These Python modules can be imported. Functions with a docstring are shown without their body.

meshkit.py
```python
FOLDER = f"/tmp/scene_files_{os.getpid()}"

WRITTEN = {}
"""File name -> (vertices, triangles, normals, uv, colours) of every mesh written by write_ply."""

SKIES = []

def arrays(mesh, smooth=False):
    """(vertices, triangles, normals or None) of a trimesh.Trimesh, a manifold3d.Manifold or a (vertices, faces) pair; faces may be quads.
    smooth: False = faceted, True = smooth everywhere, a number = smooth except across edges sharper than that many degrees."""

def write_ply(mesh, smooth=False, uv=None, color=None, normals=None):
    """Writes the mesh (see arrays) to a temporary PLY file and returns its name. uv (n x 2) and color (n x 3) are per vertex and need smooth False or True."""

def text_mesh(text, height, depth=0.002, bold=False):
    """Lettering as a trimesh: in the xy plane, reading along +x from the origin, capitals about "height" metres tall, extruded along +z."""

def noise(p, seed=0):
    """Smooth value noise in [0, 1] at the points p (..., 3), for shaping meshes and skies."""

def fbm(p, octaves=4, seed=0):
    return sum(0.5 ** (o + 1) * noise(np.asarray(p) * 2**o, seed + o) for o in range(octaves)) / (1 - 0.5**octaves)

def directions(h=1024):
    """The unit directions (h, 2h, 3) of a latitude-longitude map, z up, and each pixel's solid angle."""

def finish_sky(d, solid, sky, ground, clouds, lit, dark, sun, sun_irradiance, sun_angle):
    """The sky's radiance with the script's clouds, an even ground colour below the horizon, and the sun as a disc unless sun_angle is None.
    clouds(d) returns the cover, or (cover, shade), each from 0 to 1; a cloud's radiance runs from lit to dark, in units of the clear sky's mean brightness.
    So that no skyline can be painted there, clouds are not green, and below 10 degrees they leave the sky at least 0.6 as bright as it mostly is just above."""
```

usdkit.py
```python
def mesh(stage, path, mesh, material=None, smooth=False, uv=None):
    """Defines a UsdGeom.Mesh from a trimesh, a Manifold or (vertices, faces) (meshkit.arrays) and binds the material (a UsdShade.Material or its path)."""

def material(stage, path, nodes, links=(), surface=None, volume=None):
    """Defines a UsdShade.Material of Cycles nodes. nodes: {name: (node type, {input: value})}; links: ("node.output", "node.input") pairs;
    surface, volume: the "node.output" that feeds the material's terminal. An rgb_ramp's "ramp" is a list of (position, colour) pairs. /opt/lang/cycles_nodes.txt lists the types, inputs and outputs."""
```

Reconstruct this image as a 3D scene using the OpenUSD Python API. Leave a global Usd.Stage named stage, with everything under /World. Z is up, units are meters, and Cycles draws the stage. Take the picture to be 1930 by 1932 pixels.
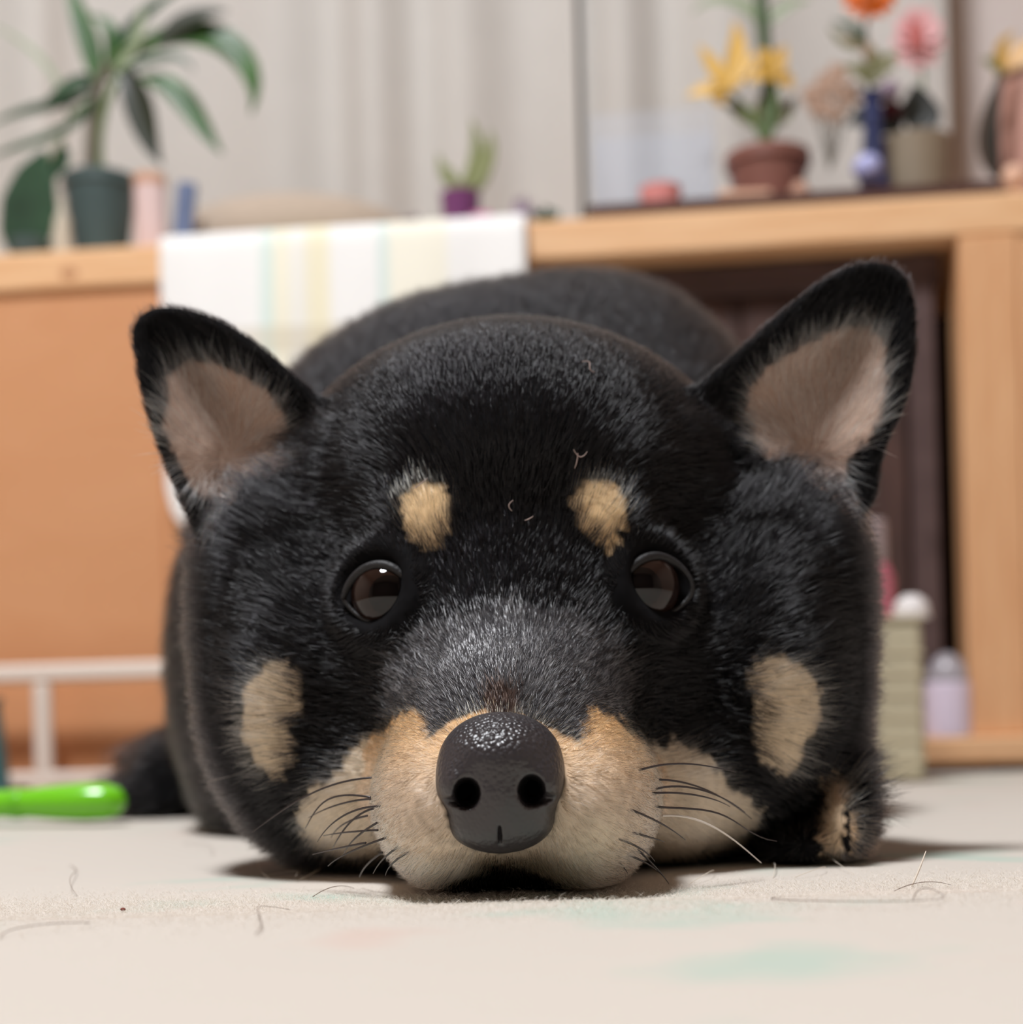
import math, numpy as np, trimesh, manifold3d, usdkit, meshkit
from pxr import Usd, UsdGeom, UsdLux, UsdShade, Sdf, Gf, Vt

stage = Usd.Stage.CreateInMemory()
UsdGeom.SetStageUpAxis(stage, 'Z')
UsdGeom.SetStageMetersPerUnit(stage, 1.0)
UsdGeom.Xform.Define(stage, '/World')
UsdGeom.Scope.Define(stage, '/World/Looks')

# ------------------------------------------------------------------ camera
F, CX, CY, H, ROLL = 2900.0, 965.0, 1390.0, 0.0387, 0.025      # focal length and principal point in pixels of the 1930 x 1932 picture
cam = UsdGeom.Camera.Define(stage, '/World/camera')
cam.CreateHorizontalApertureAttr(36.0)
cam.CreateVerticalApertureAttr(36.0 * 1932 / 1930)
cam.CreateFocalLengthAttr(F / 1930 * 36)
cam.CreateVerticalApertureOffsetAttr((CY - 966) / 1930 * 36)
cam.CreateFStopAttr(8.6)
cam.CreateFocusDistanceAttr(0.393)
cam.CreateClippingRangeAttr(Gf.Vec2f(0.02, 50))
cam.CreateExposureAttr(0.37)
cr, sr = math.cos(ROLL), math.sin(ROLL)
UsdGeom.Xformable(cam).AddTransformOp().Set(Gf.Matrix4d(cr, 0, -sr, 0, sr, 0, cr, 0, 0, -1, 0, 0, 0, 0, H, 1))

# ------------------------------------------------------------------ light: one round ceiling lamp, above and left of the dog
def disk_light(name, loc, radius, power, color):
    l = UsdLux.DiskLight.Define(stage, '/World/' + name)
    l.CreateRadiusAttr(radius)
    l.CreateIntensityAttr(power)
    l.CreateColorAttr(Gf.Vec3f(*color))
    UsdGeom.Xformable(l).AddTranslateOp().Set(Gf.Vec3d(*loc))
    return l
disk_light('ceiling_lamp_light', (-0.45, 0.08, 2.22), 0.26, 84.0, (0.965, 0.99, 1.03))

# ------------------------------------------------------------------ helpers
PI = math.pi
rng = np.random.default_rng(7)
def lin(r, g, b):
    c = np.array([r, g, b], float) / 255
    return tuple(np.where(c < 0.04045, c / 12.92, ((c + 0.055) / 1.055) ** 2.4))
def ray(px, py):
    a, b = px - CX, py - CY
    return np.array([(a * cr - b * sr) / F, 1.0, -(a * sr + b * cr) / F])
def W(px, py, y):                                # the point at distance y behind the picture's pixel
    d = ray(px, py) * y
    return np.array([d[0], d[1], H + d[2]])
def pix(p):                                      # world -> pixel
    p = np.asarray(p, float)
    a0, b0 = p[..., 0] / p[..., 1] * F, -(p[..., 2] - H) / p[..., 1] * F
    return np.stack([CX + a0 * cr + b0 * sr, CY - a0 * sr + b0 * cr], -1)
YAW = math.radians(6.3)                          # the back wall and its furniture are turned to the camera by this angle
O2 = np.array([0, 1.355])
UH, VH = np.array([math.cos(YAW), -math.sin(YAW)]), np.array([math.sin(YAW), math.cos(YAW)])
def B(px, py, v):                                # pixel -> (u, v, z) in the back wall's frame, on the plane v
    d = ray(px, py)
    p = d * ((v + O2 @ VH) / (d[:2] @ VH))
    return np.array([(p[:2] - O2) @ UH, v, H + p[2]])
def bscale(px, v):
    d = ray(px, CY)
    return (v + O2 @ VH) / (d[:2] @ VH) / F      # metres per pixel there

taken = {}
def numbered(parent, name):
    key = (parent, name)
    taken[key] = taken.get(key, -1) + 1
    return f'{parent}/{name}' if taken[key] == 0 else f'{parent}/{name}_{taken[key]:03d}'
def tag(prim, label=None, cat=None, group=None, kind=None):
    p = prim.GetPrim() if hasattr(prim, 'GetPrim') else prim
    for k, v in (('label', label), ('category', cat), ('group', group), ('kind', kind)):
        if v:
            p.SetCustomDataByKey(k, v)
    return p
def path_of(parent):
    return '/World' if parent is None else str(parent.GetPath())
def thing(name, label, cat, loc=(0, 0, 0), rot=0.0, group=None):
    x = UsdGeom.Xform.Define(stage, numbered('/World', name))
    x.AddTranslateOp().Set(Gf.Vec3d(*map(float, loc)))
    if rot:
        x.AddRotateZOp().Set(float(rot))
    return tag(x, label, cat, group)
BYAW = -math.degrees(YAW)
def bthing(name, label, cat, u, v, z, group=None):      # a thing standing in the back wall's frame
    p = O2 + u * UH + v * VH
    return thing(name, label, cat, (p[0], p[1], z), BYAW, group)
def obj(name, mesh, m, parent=None, smooth=35, label=None, cat=None, group=None, kind=None):
    g = usdkit.mesh(stage, numbered(path_of(parent), name), mesh, m, smooth)
    return tag(g, label, cat, group, kind)
def moved(mesh, t):
    mesh.apply_translation(t)
    return mesh
def box(x0, x1, y0, y1, z0, z1, c=0.002):               # chamfered box
    lo, hi = np.array([x0, y0, z0]), np.array([x1, y1, z1])
    pts = []
    for i in np.ndindex(2, 2, 2):
        p = np.where(np.array(i) == 1, hi, lo)
        s = np.where(np.array(i) == 1, -c, c)
        for k in range(3):
            q = p + s
            q[k] = p[k]
            pts.append(q)
    return trimesh.convex.convex_hull(np.array(pts))
def lathe(profile, n=40):
    return trimesh.creation.revolve(np.array(profile, float), sections=n)
def ball(r, c=(0, 0, 0), s=(1, 1, 1), sub=3):
    m = trimesh.creation.icosphere(sub, r)
    m.apply_scale(s)
    m.apply_translation(c)
    return m
def smooth_path(pts, n):
    pts = np.asarray(pts, float)
    from scipy.interpolate import CubicSpline, interp1d
    t = np.r_[0, np.cumsum(np.linalg.norm(np.diff(pts[:, :3], axis=0), axis=1))]
    t = t / t[-1]
    s = np.linspace(0, 1, n)
    return CubicSpline(t, pts)(s) if len(pts) > 2 else interp1d(t, pts, axis=0)(s)
def tube(pts, rad, n=8, seg=None):
    pts = smooth_path(pts, seg or max(6, 3 * len(pts)))
    rad = np.interp(np.linspace(0, 1, len(pts)), np.linspace(0, 1, len(np.atleast_1d(rad))), np.atleast_1d(rad))
    tan = np.gradient(pts, axis=0)
    tan /= np.linalg.norm(tan, axis=1, keepdims=True)
    ref = np.array([0.31, 0.2, 0.93]) if abs(tan[:, 2]).mean() < 0.7 else np.array([0.93, 0.3, 0.1])
    a = np.cross(tan, ref)
    a /= np.linalg.norm(a, axis=1, keepdims=True)
    b = np.cross(tan, a)
    th = np.arange(n) / n * 2 * PI
    v = pts[:, None] + rad[:, None, None] * (np.cos(th)[None, :, None] * a[:, None] + np.sin(th)[None, :, None] * b[:, None])
    v = np.vstack([v.reshape(-1, 3), pts[:1], pts[-1:]])
    f, m = [], len(pts)
    for i in range(m - 1):
        for j in range(n):
            k = (j + 1) % n
            f += [(i * n + j, i * n + k, (i + 1) * n + k), (i * n + j, (i + 1) * n + k, (i + 1) * n + j)]
    for j in range(n):
        k = (j + 1) % n
        f += [(m * n, k, j), (m * n + 1, (m - 1) * n + j, (m - 1) * n + k)]
    t = trimesh.Trimesh(v, np.array(f), process=False)
    return t
def sheet_solid(top, thick):                             # a grid of points (a, b, 3) made into a thin solid by offsetting along its normals
    a, b = top.shape[:2]
    du, dv = np.gradient(top, axis=0), np.gradient(top, axis=1)
    n = np.cross(du, dv)
    n /= np.maximum(np.linalg.norm(n, axis=2, keepdims=True), 1e-12)
    th = np.broadcast_to(np.asarray(thick, float), (a, b))[..., None]
    v = np.vstack([(top + n * th / 2).reshape(-1, 3), (top - n * th / 2).reshape(-1, 3)])
    i = np.arange(a * b).reshape(a, b)
    q = np.stack([i[:-1, :-1], i[1:, :-1], i[1:, 1:], i[:-1, 1:]], -1).reshape(-1, 4)
    N = a * b
    rim = np.r_[i[0, :], i[1:, -1], i[-1, -2::-1], i[-2:0:-1, 0]]
    r2 = np.roll(rim, -1)
    side = np.stack([rim, r2, r2 + N, rim + N], -1)
    f = np.vstack([q, q[:, ::-1] + N, side])
    f = np.vstack([f[:, [0, 1, 2]], f[:, [0, 2, 3]]])
    m = trimesh.Trimesh(v, f, process=False)
    return m
def leaf(pts, width, normal=(0, -1, 0.3), fold=0.25, thick=0.0007, shape=None, n=14, k=7):
    c = smooth_path(pts, n)
    t = np.gradient(c, axis=0)
    t /= np.linalg.norm(t, axis=1, keepdims=True)
    side = np.cross(t, np.array(normal, float))
    side /= np.maximum(np.linalg.norm(side, axis=1, keepdims=True), 1e-9)
    up = np.cross(side, t)
    s = np.linspace(0, 1, n)
    w = width * (np.interp(s, *zip(*shape)) if shape else np.sin(PI * np.clip(s, 0.02, 0.985) ** 0.75) ** 0.8)
    x = np.linspace(-1, 1, k)
    g = c[:, None] + side[:, None] * (w[:, None] * x[None])[..., None] / 2 + up[:, None] * (w[:, None] * np.abs(x)[None] * fold)[..., None] / 2
    return sheet_solid(g, thick)

mats = {}
def M(name, color, rough=0.5, var=0.0, scale=20, bump=0.0, bump_scale=200, stretch=(1, 1, 1), spec=0.5, extra=None, coord='object', color2=None):
    if name in mats:
        return mats[name]
    nodes = {'p': ('principled_bsdf', {'base_color': color, 'roughness': rough, 'specular_ior_level': spec, **(extra or {})})}
    links = []
    if var or bump or color2:
        nodes['tc'] = ('texture_coordinate', {})
        nodes['map'] = ('mapping', {'scale': stretch})
        links.append((f'tc.{coord}', 'map.vector'))
    if var or color2:
        nodes['n'] = ('noise_texture', {'scale': scale, 'detail': 4})
        c2 = color2 or tuple(np.array(color) * (1 - var))
        nodes['r'] = ('rgb_ramp', {'ramp': [(0.3, c2), (0.7, color)]})
        links += [('map.vector', 'n.vector'), ('n.fac', 'r.fac'), ('r.color', 'p.base_color')]
    if bump:
        nodes['bn'] = ('noise_texture', {'scale': bump_scale, 'detail': 3})
        nodes['b'] = ('bump', {'strength': bump, 'distance': 0.001})
        links += [('map.vector', 'bn.vector'), ('bn.fac', 'b.height'), ('b.normal', 'p.normal')]
    mats[name] = usdkit.material(stage, '/World/Looks/' + name, nodes, links, surface='p.BSDF')
    return mats[name]

def wood(name, light, dark, scale=14, axis=(1, 12, 12), rough=0.45):
    if name in mats:
        return mats[name]
    mats[name] = usdkit.material(stage, '/World/Looks/' + name, {
        'tc': ('texture_coordinate', {}), 'map': ('mapping', {'scale': axis}),
        'n': ('noise_texture', {'scale': scale, 'detail': 5, 'roughness': 0.6, 'distortion': 0.6}),
        'r': ('rgb_ramp', {'ramp': [(0.25, dark), (0.5, tuple((np.array(light) + np.array(dark)) / 2)), (0.72, light)]}),
        'b': ('bump', {'strength': 0.15, 'distance': 0.0006}),
        'p': ('principled_bsdf', {'roughness': rough})},
        [('tc.object', 'map.vector'), ('map.vector', 'n.vector'), ('n.fac', 'r.fac'), ('r.color', 'p.base_color'), ('n.fac', 'b.height'), ('b.normal', 'p.normal')], surface='p.BSDF')
    return mats[name]

# ------------------------------------------------------------------ the room
wall_paint = M('wall_paint', lin(224, 212, 206), 0.8, 0.04, 6, 0.15, 400)
def struct(name, mesh, m, label=None):
    return obj(name, mesh, m, None, 30, label, None, None, 'structure')
def bbox(u0, u1, v0, v1, z0, z1, c=0.002):
    m = box(u0, u1, v0, v1, z0, z1, c)
    m.apply_transform(trimesh.transformations.rotation_matrix(-YAW, [0, 0, 1]))
    return moved(m, (O2[0], O2[1], 0))
WV = 0.42
struct('floor', bbox(-2.2, 2.2, -3.6, WV + 0.1, -0.12, -0.03), wood('floor_wood', lin(176, 132, 92), lin(140, 98, 64)))
struct('wall_back', bbox(-2.2, 2.2, WV, WV + 0.1, -0.03, 2.4), wall_paint)
side_paint = M('side_wall_paint', lin(190, 174, 162), 0.8)
struct('wall_left', bbox(-2.3, -2.2, -3.6, WV + 0.1, -0.03, 2.4), side_paint)
struct('wall_right', bbox(2.2, 2.3, -3.6, WV + 0.1, -0.03, 2.4), side_paint)
struct('wall_front', bbox(-2.2, 2.2, -3.7, -3.6, -0.03, 2.4), M('front_wall_paint', lin(84, 68, 58), 0.8))
struct('ceiling', bbox(-2.3, 2.3, -3.7, WV + 0.1, 2.4, 2.5), M('ceiling_paint', lin(215, 200, 185), 0.9))
struct('baseboard_back', bbox(-2.2, 2.2, WV - 0.015, WV, -0.03, 0.05), wood('trim_wood', lin(176, 132, 92), lin(150, 108, 72)))

# ------------------------------------------------------------------ the pale sheet that the dog lies on
def smoothstep(a, b, x):
    t = np.clip((x - a) / (b - a), 0, 1)
    return t * t * (3 - 2 * t)
def ground(x, y):                                        # height of the sheet: a shallow dent under the dog, soft waves
    x, y = np.asarray(x, float), np.asarray(y, float)
    q = np.stack([x * 9, y * 7, np.zeros_like(x)], -1)
    z = 0.0016 * (meshkit.noise(q, 3) - 0.5) * smoothstep(0.1, 0.2, y)
    edge = 0.372 + 0.012 * (1 - np.exp(-((x + 0.005) / 0.05) ** 2)) * -1 + 0.004 * np.sin(x * 20)
    dent = smoothstep(edge - 0.012, edge + 0.010, y) * smoothstep(1.3, 0.9, y) * np.exp(-(np.maximum(np.abs(x) - 0.18, 0) / 0.12) ** 2)
    return z - 0.0022 * dent
xs = np.r_[np.linspace(-1.1, -0.22, 23), np.linspace(-0.2, 0.2, 161), np.linspace(0.22, 1.1, 23)]
ys = np.r_[np.linspace(-1.0, 0.2, 25), np.linspace(0.21, 0.55, 171), np.linspace(0.56, 1.26, 60)]
gx, gy = np.meshgrid(xs, ys, indexing='ij')
top = np.stack([gx, gy, ground(gx, gy)], -1)
grid = np.stack([gx, gy, ground(gx, gy) - 0.006], -1)
sheet_mat = usdkit.material(stage, '/World/Looks/sheet_cloth', {
    'tc': ('texture_coordinate', {}),
    'm1': ('mapping', {'scale': (11, 11, 1), 'location': (3.1, 0.4, 0)}), 'n1': ('noise_texture', {'scale': 1.0, 'detail': 3, 'roughness': 0.55}),
    'r1': ('rgb_ramp', {'ramp': [(0.0, (0, 0, 0)), (0.56, (0, 0, 0)), (0.66, (1, 1, 1)), (1.0, (1, 1, 1))]}),
    'm2': ('mapping', {'scale': (16, 15, 1), 'location': (7.7, 1.9, 0)}), 'n2': ('noise_texture', {'scale': 1.0, 'detail': 2}),
    'r2': ('rgb_ramp', {'ramp': [(0.0, (0, 0, 0)), (0.64, (0, 0, 0)), (0.72, (1, 1, 1)), (1.0, (1, 1, 1))]}),
    'mx': ('mix_color', {'a': lin(206, 197, 186), 'b': lin(176, 194, 180)}),
    'mx2': ('mix_color', {'b': lin(208, 184, 172)}),
    'k1': ('math', {'math_type': 'multiply', 'value2': 0.75}), 'k2': ('math', {'math_type': 'multiply', 'value2': 0.6}),
    'nb': ('noise_texture', {'scale': 1500, 'detail': 3, 'roughness': 0.7}),
    'b': ('bump', {'strength': 0.6, 'distance': 0.0008}),
    'p': ('principled_bsdf', {'roughness': 0.9, 'sheen_weight': 0.15, 'sheen_roughness': 0.4, 'specular_ior_level': 0.25})},
    [('tc.object', 'm1.vector'), ('m1.vector', 'n1.vector'), ('n1.fac', 'r1.fac'), ('r1.color', 'k1.value1'), ('k1.value', 'mx.fac'),
     ('tc.object', 'm2.vector'), ('m2.vector', 'n2.vector'), ('n2.fac', 'r2.fac'), ('r2.color', 'k2.value1'), ('k2.value', 'mx2.fac'), ('mx.result', 'mx2.a'), ('mx2.result', 'p.base_color'),
     ('tc.object', 'nb.vector'), ('nb.fac', 'b.height'), ('b.normal', 'p.normal')], surface='p.BSDF')
bed = thing('bed_sheet', 'pale cream fuzzy sheet with faint green and pink print, under the dog', 'blanket')
obj('cloth', sheet_solid(grid, 0.012), sheet_mat, bed, True)

# ------------------------------------------------------------------ curtain behind the desk, two panels
def curtain(name, label, u0, u1, seed):
    r = np.random.default_rng(seed)
    n, mz = int((u1 - u0) / 0.004), 24
    u, z = np.linspace(u0, u1, n), np.linspace(0.03, 2.25, mz)
    uu, zz = np.meshgrid(u, z, indexing='ij')
    v = 0.33 + 0.015 * np.sin(uu * 44 + 1.7 * np.sin(uu * 13 + seed)) + 0.006 * np.sin(uu * 23 + seed) + 0.002 * np.sin(zz * 3 + uu * 9)
    g = np.stack([uu, v, zz], -1)
    t = bthing(name, label, 'curtain', 0, 0, 0)
    hem = g[:, :2].copy()
    obj('cloth', sheet_solid(g[:, ::-1], 0.0015), M('curtain_cloth', lin(206, 202, 196), 0.85, 0.03, 30, 0.2, 900), t, True)
    obj('heading_tape', box(u0, u1, 0.325, 0.337, 2.25, 2.28), M('curtain_tape', lin(212, 204, 194), 0.85), t)
    return t
curtain('curtain', 'off-white folded curtain panel behind the houseplant, left of the dark seam', -1.2, B(1095, 200, 0.33)[0] - 0.003, 2)
curtain('curtain', 'off-white folded curtain panel behind the yellow flowers, right of the dark seam', B(1095, 200, 0.33)[0] + 0.003, B(1786, 100, 0.33)[0], 5)
obj('curtain_rail', bbox(-1.25, 0.42, 0.30, 0.36, 2.285, 2.31), M('white_metal', lin(228, 222, 216), 0.35), None, 30, 'white curtain rail above the off-white curtains', 'curtain rail')

# ------------------------------------------------------------------ low wooden desk along the wall
DT = 0.492                                               # height of its top
w_edge = wood('desk_edge_wood', lin(247, 205, 160), lin(226, 172, 122), 9, (1, 9, 14))
w_panel = wood('desk_panel_wood', lin(216, 158, 114), lin(209, 148, 103), 5, (1.5, 3, 3), 0.5)
w_post = wood('desk_post_wood', lin(234, 186, 140), lin(216, 158, 112), 9, (14, 9, 1))
desk = bthing('low_desk', 'long low pale wood desk along the curtain, towel hung over its edge', 'desk', 0, 0, 0)
obj('desk_top', box(-0.75, 0.70, 0, 0.29, DT - 0.036, DT, 0.003), w_edge, desk)
ku = B(130, 515, 0)
obj('knot', ball(0.008, (ku[0], 0.0005, ku[2]), (1.3, 0.12, 0.8), 2), M('knot_wood', lin(190, 135, 95), 0.5), desk, label='small brown knot in the edge of the desk top')
obj('front_panel', box(-0.75, -0.312, 0.006, 0.020, 0.004, DT - 0.036), w_panel, desk, label='plain orange-brown front panel')
obj('divider', box(-0.312, -0.296, 0.004, 0.28, 0.004, DT - 0.036), w_panel, desk)
obj('post', box(0.394, 0.443, 0, 0.05, 0.029, DT - 0.036), w_post, desk)
obj('post', box(0.4435, 0.70, 0.003, 0.05, 0.029, DT - 0.036), w_post, desk)
obj('bottom_shelf', box(-0.296, 0.70, -0.012, 0.28, 0.006, 0.029), w_edge, desk)
obj('back_rail', box(-0.75, 0.70, 0.272, 0.288, 0.30, DT - 0.036), w_panel, desk)
obj('gap_shade_board', box(-0.296, 0.70, 0.256, 0.270, 0.029, DT - 0.036), M('gap_shade', lin(48, 34, 30), 0.7, 0.2, 20), desk, label='dark brown board added as the shade in the gap')  # dark board added so the gap beside the screen reads as shade
foot_m = M('foot_black', (0.01, 0.009, 0.008), 0.6)
for u in (-0.72, -0.3, 0.42, 0.66):
    obj('foot', box(u, u + 0.03, 0.03, 0.06, -0.03, 0.006), foot_m, desk)

# dark slatted screen inside the desk opening
scr = bthing('wooden_screen', 'dark brown plank screen standing in the desk opening', 'screen', 0, 0.032, 0.029)
sw = wood('screen_wood', lin(88, 60, 52), lin(52, 33, 29), 7, (6, 6, 1.2), 0.55)
sw2 = wood('screen_frame_wood', lin(96, 76, 74), lin(74, 56, 54), 7, (2, 6, 6), 0.5)
Z1 = DT - 0.036 - 0.029
obj('rail', box(-0.29, 0.385, 0, 0.018, Z1 - 0.030, Z1 - 0.003), sw2, scr)
obj('rail', box(-0.29, 0.385, 0, 0.018, 0.0, 0.03), sw2, scr)
obj('stile', box(0.355, 0.378, -0.002, 0.018, 0, Z1 - 0.003), sw2, scr)
obj('stile', box(-0.29, -0.266, -0.002, 0.018, 0, Z1 - 0.003), sw2, scr)
for k in range(13):
    u = -0.266 + k * 0.0477
    obj('plank', box(u, u + 0.0467, 0.006 + 0.001 * (k % 2), 0.016, 0.03, Z1 - 0.03), sw, scr)

# ------------------------------------------------------------------ towel over the desk's edge
ul, ur = B(302, 440, -0.011)[0], B(990, 400, -0.011)[0]
n_u, prof = 60, []
for s in np.linspace(0, 1, 60):
    L = s * 0.385
    if L < 0.10:
        prof.append((0.10 - L, DT + 0.0035))
    elif L < 0.12:
        a = (L - 0.10) / 0.02 * PI / 2
        prof.append((-0.011 * math.sin(a), DT + 0.0035 - 0.011 * (1 - math.cos(a))))
    else:
        prof.append((-0.011 - 0.02 * (L - 0.12) ** 0.5 * 0.3, DT + 0.0035 - 0.011 - (L - 0.12)))
prof = np.array(prof)
uu = np.linspace(ul, ur, n_u)
g = np.zeros((n_u, len(prof), 3))
g[..., 0] = uu[:, None]
g[..., 1:] = prof[None]
hang = np.clip((prof[0, 1] + DT - DT - g[..., 2]) / 0.25, 0, 1)
g[..., 1] -= hang * (0.006 + 0.006 * np.sin(uu * 48)[:, None] + 0.004 * np.sin(uu * 91 + 1)[:, None])
s_ = np.linspace(0, 1, len(prof))[None]
cor = np.clip((ul + 0.05 - g[..., 0]) / 0.05, 0, 1)      # rounded lower left corner
g[..., 2] += np.where(s_ > 0.3, 0.05 * (1 - np.sqrt(np.clip(1 - cor ** 2, 0, 1))) * (s_ - 0.3) / 0.7, 0)
towel_mat = usdkit.material(stage, '/World/Looks/towel_cloth', {
    'tc': ('texture_coordinate', {}), 'sx': ('separate_xyz', {}),
    'm': ('map_range', {'from_min': ul, 'from_max': ur, 'clamp': True}),
    'r': ('rgb_ramp', {'ramp': [(0, lin(250, 249, 246)), (0.27, lin(250, 249, 246)), (0.29, lin(225, 240, 232)), (0.315, lin(225, 240, 232)), (0.32, lin(252, 246, 222)), (0.36, lin(252, 248, 230)),
                                (0.38, lin(250, 249, 246)), (0.42, lin(250, 243, 214)), (0.46, lin(250, 243, 214)), (0.48, lin(250, 249, 246)), (0.60, lin(250, 249, 246)), (0.605, lin(224, 238, 232)),
                                (0.625, lin(224, 238, 232)), (0.64, lin(251, 247, 230)), (0.78, lin(251, 247, 230)), (0.80, lin(250, 249, 246)), (1, lin(250, 249, 246))]}),
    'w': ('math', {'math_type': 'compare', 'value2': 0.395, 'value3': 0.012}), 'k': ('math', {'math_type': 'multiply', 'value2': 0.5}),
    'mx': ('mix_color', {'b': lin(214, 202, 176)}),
    'nb': ('noise_texture', {'scale': 900, 'detail': 2}), 'b': ('bump', {'strength': 0.5, 'distance': 0.001}),
    'p': ('principled_bsdf', {'roughness': 0.95, 'sheen_weight': 0.2})},
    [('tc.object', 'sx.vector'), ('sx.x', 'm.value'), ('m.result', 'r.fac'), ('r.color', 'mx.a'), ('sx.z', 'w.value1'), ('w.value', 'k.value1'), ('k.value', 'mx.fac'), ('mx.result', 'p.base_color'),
     ('tc.object', 'nb.vector'), ('nb.fac', 'b.height'), ('b.normal', 'p.normal')], surface='p.BSDF')
tw = bthing('towel', 'white towel with pale yellow and green stripes hung over the desk edge', 'towel', 0, 0, 0)
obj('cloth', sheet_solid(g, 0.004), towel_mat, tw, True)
# ------------------------------------------------------------------ things standing on the desk
def cup_profile(r0, r1, h, wall=0.003, lip=0.0):
    return [(0, 0), (r0 * 0.96, 0), (r0, 0.001), (r1 - lip * 0.0, h - 0.012 if lip else h - 0.001), *([(r1 + lip, h - 0.011), (r1 + lip, h - 0.001)] if lip else []), (r1 - wall / 2 + lip, h), (r1 - wall, h - 0.001), (r0 - wall, wall), (0, wall)]
def pxleaf(parent, name, pts, wpx, m, v=None, label=None, normal=(0.1, -1, 0.25), fold=0.22, **kw):     # a leaf along picture points; each may carry its own depth v
    q = [B(p[0], p[1], p[2] if len(p) > 2 else v) for p in pts]
    q = np.array(q) - np.array(parent.GetPrim().GetCustomDataByKey('at'))
    return obj(name, leaf(q, wpx * bscale(pts[0][0], pts[0][2] if len(pts[0]) > 2 else v), normal, fold, **kw), m, parent, True, label)
def pxtube(parent, name, pts, r, m, v=None, label=None, **kw):
    q = np.array([B(p[0], p[1], p[2] if len(p) > 2 else v) for p in pts]) - np.array(parent.GetPrim().GetCustomDataByKey('at'))
    return obj(name, tube(q, r, **kw), m, parent, True, label)
def at(name, label, cat, u, v, z, group=None):
    t = bthing(name, label, cat, u, v, z, group)
    t.GetPrim().SetCustomDataByKey('at', Gf.Vec3d(float(u), float(v), float(z)))
    return t

leaf_m = usdkit.material(stage, '/World/Looks/leaf_green', {
    'tc': ('texture_coordinate', {}), 'n': ('noise_texture', {'scale': 28, 'detail': 3}), 'r': ('rgb_ramp', {'ramp': [(0.3, lin(38, 74, 34)), (0.7, lin(74, 116, 52))]}),
    'p': ('principled_bsdf', {'roughness': 0.38}), 't': ('translucent_bsdf', {'color': lin(110, 150, 60)}), 'm': ('mix_closure', {'fac': 0.18})},
    [('tc.object', 'n.vector'), ('n.fac', 'r.fac'), ('r.color', 'p.base_color'), ('p.BSDF', 'm.closure1'), ('t.BSDF', 'm.closure2')], surface='m.closure')
leaf_dark = M('leaf_dark_green', lin(52, 84, 58), 0.4, 0.45, 25)
leaf_deep = M('leaf_deep_green', lin(48, 54, 38), 0.42, 0.4, 25)
leaf_pale = M('leaf_pale_green', lin(150, 162, 130), 0.5, 0.15, 25)
stem_m = M('stem_brown', lin(120, 112, 96), 0.7, 0.3, 60)
stem_g = M('stem_green', lin(112, 134, 84), 0.5, 0.2, 60)
soil_m = M('soil', lin(52, 40, 32), 0.95, 0.5, 300, 0.8, 600)

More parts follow.
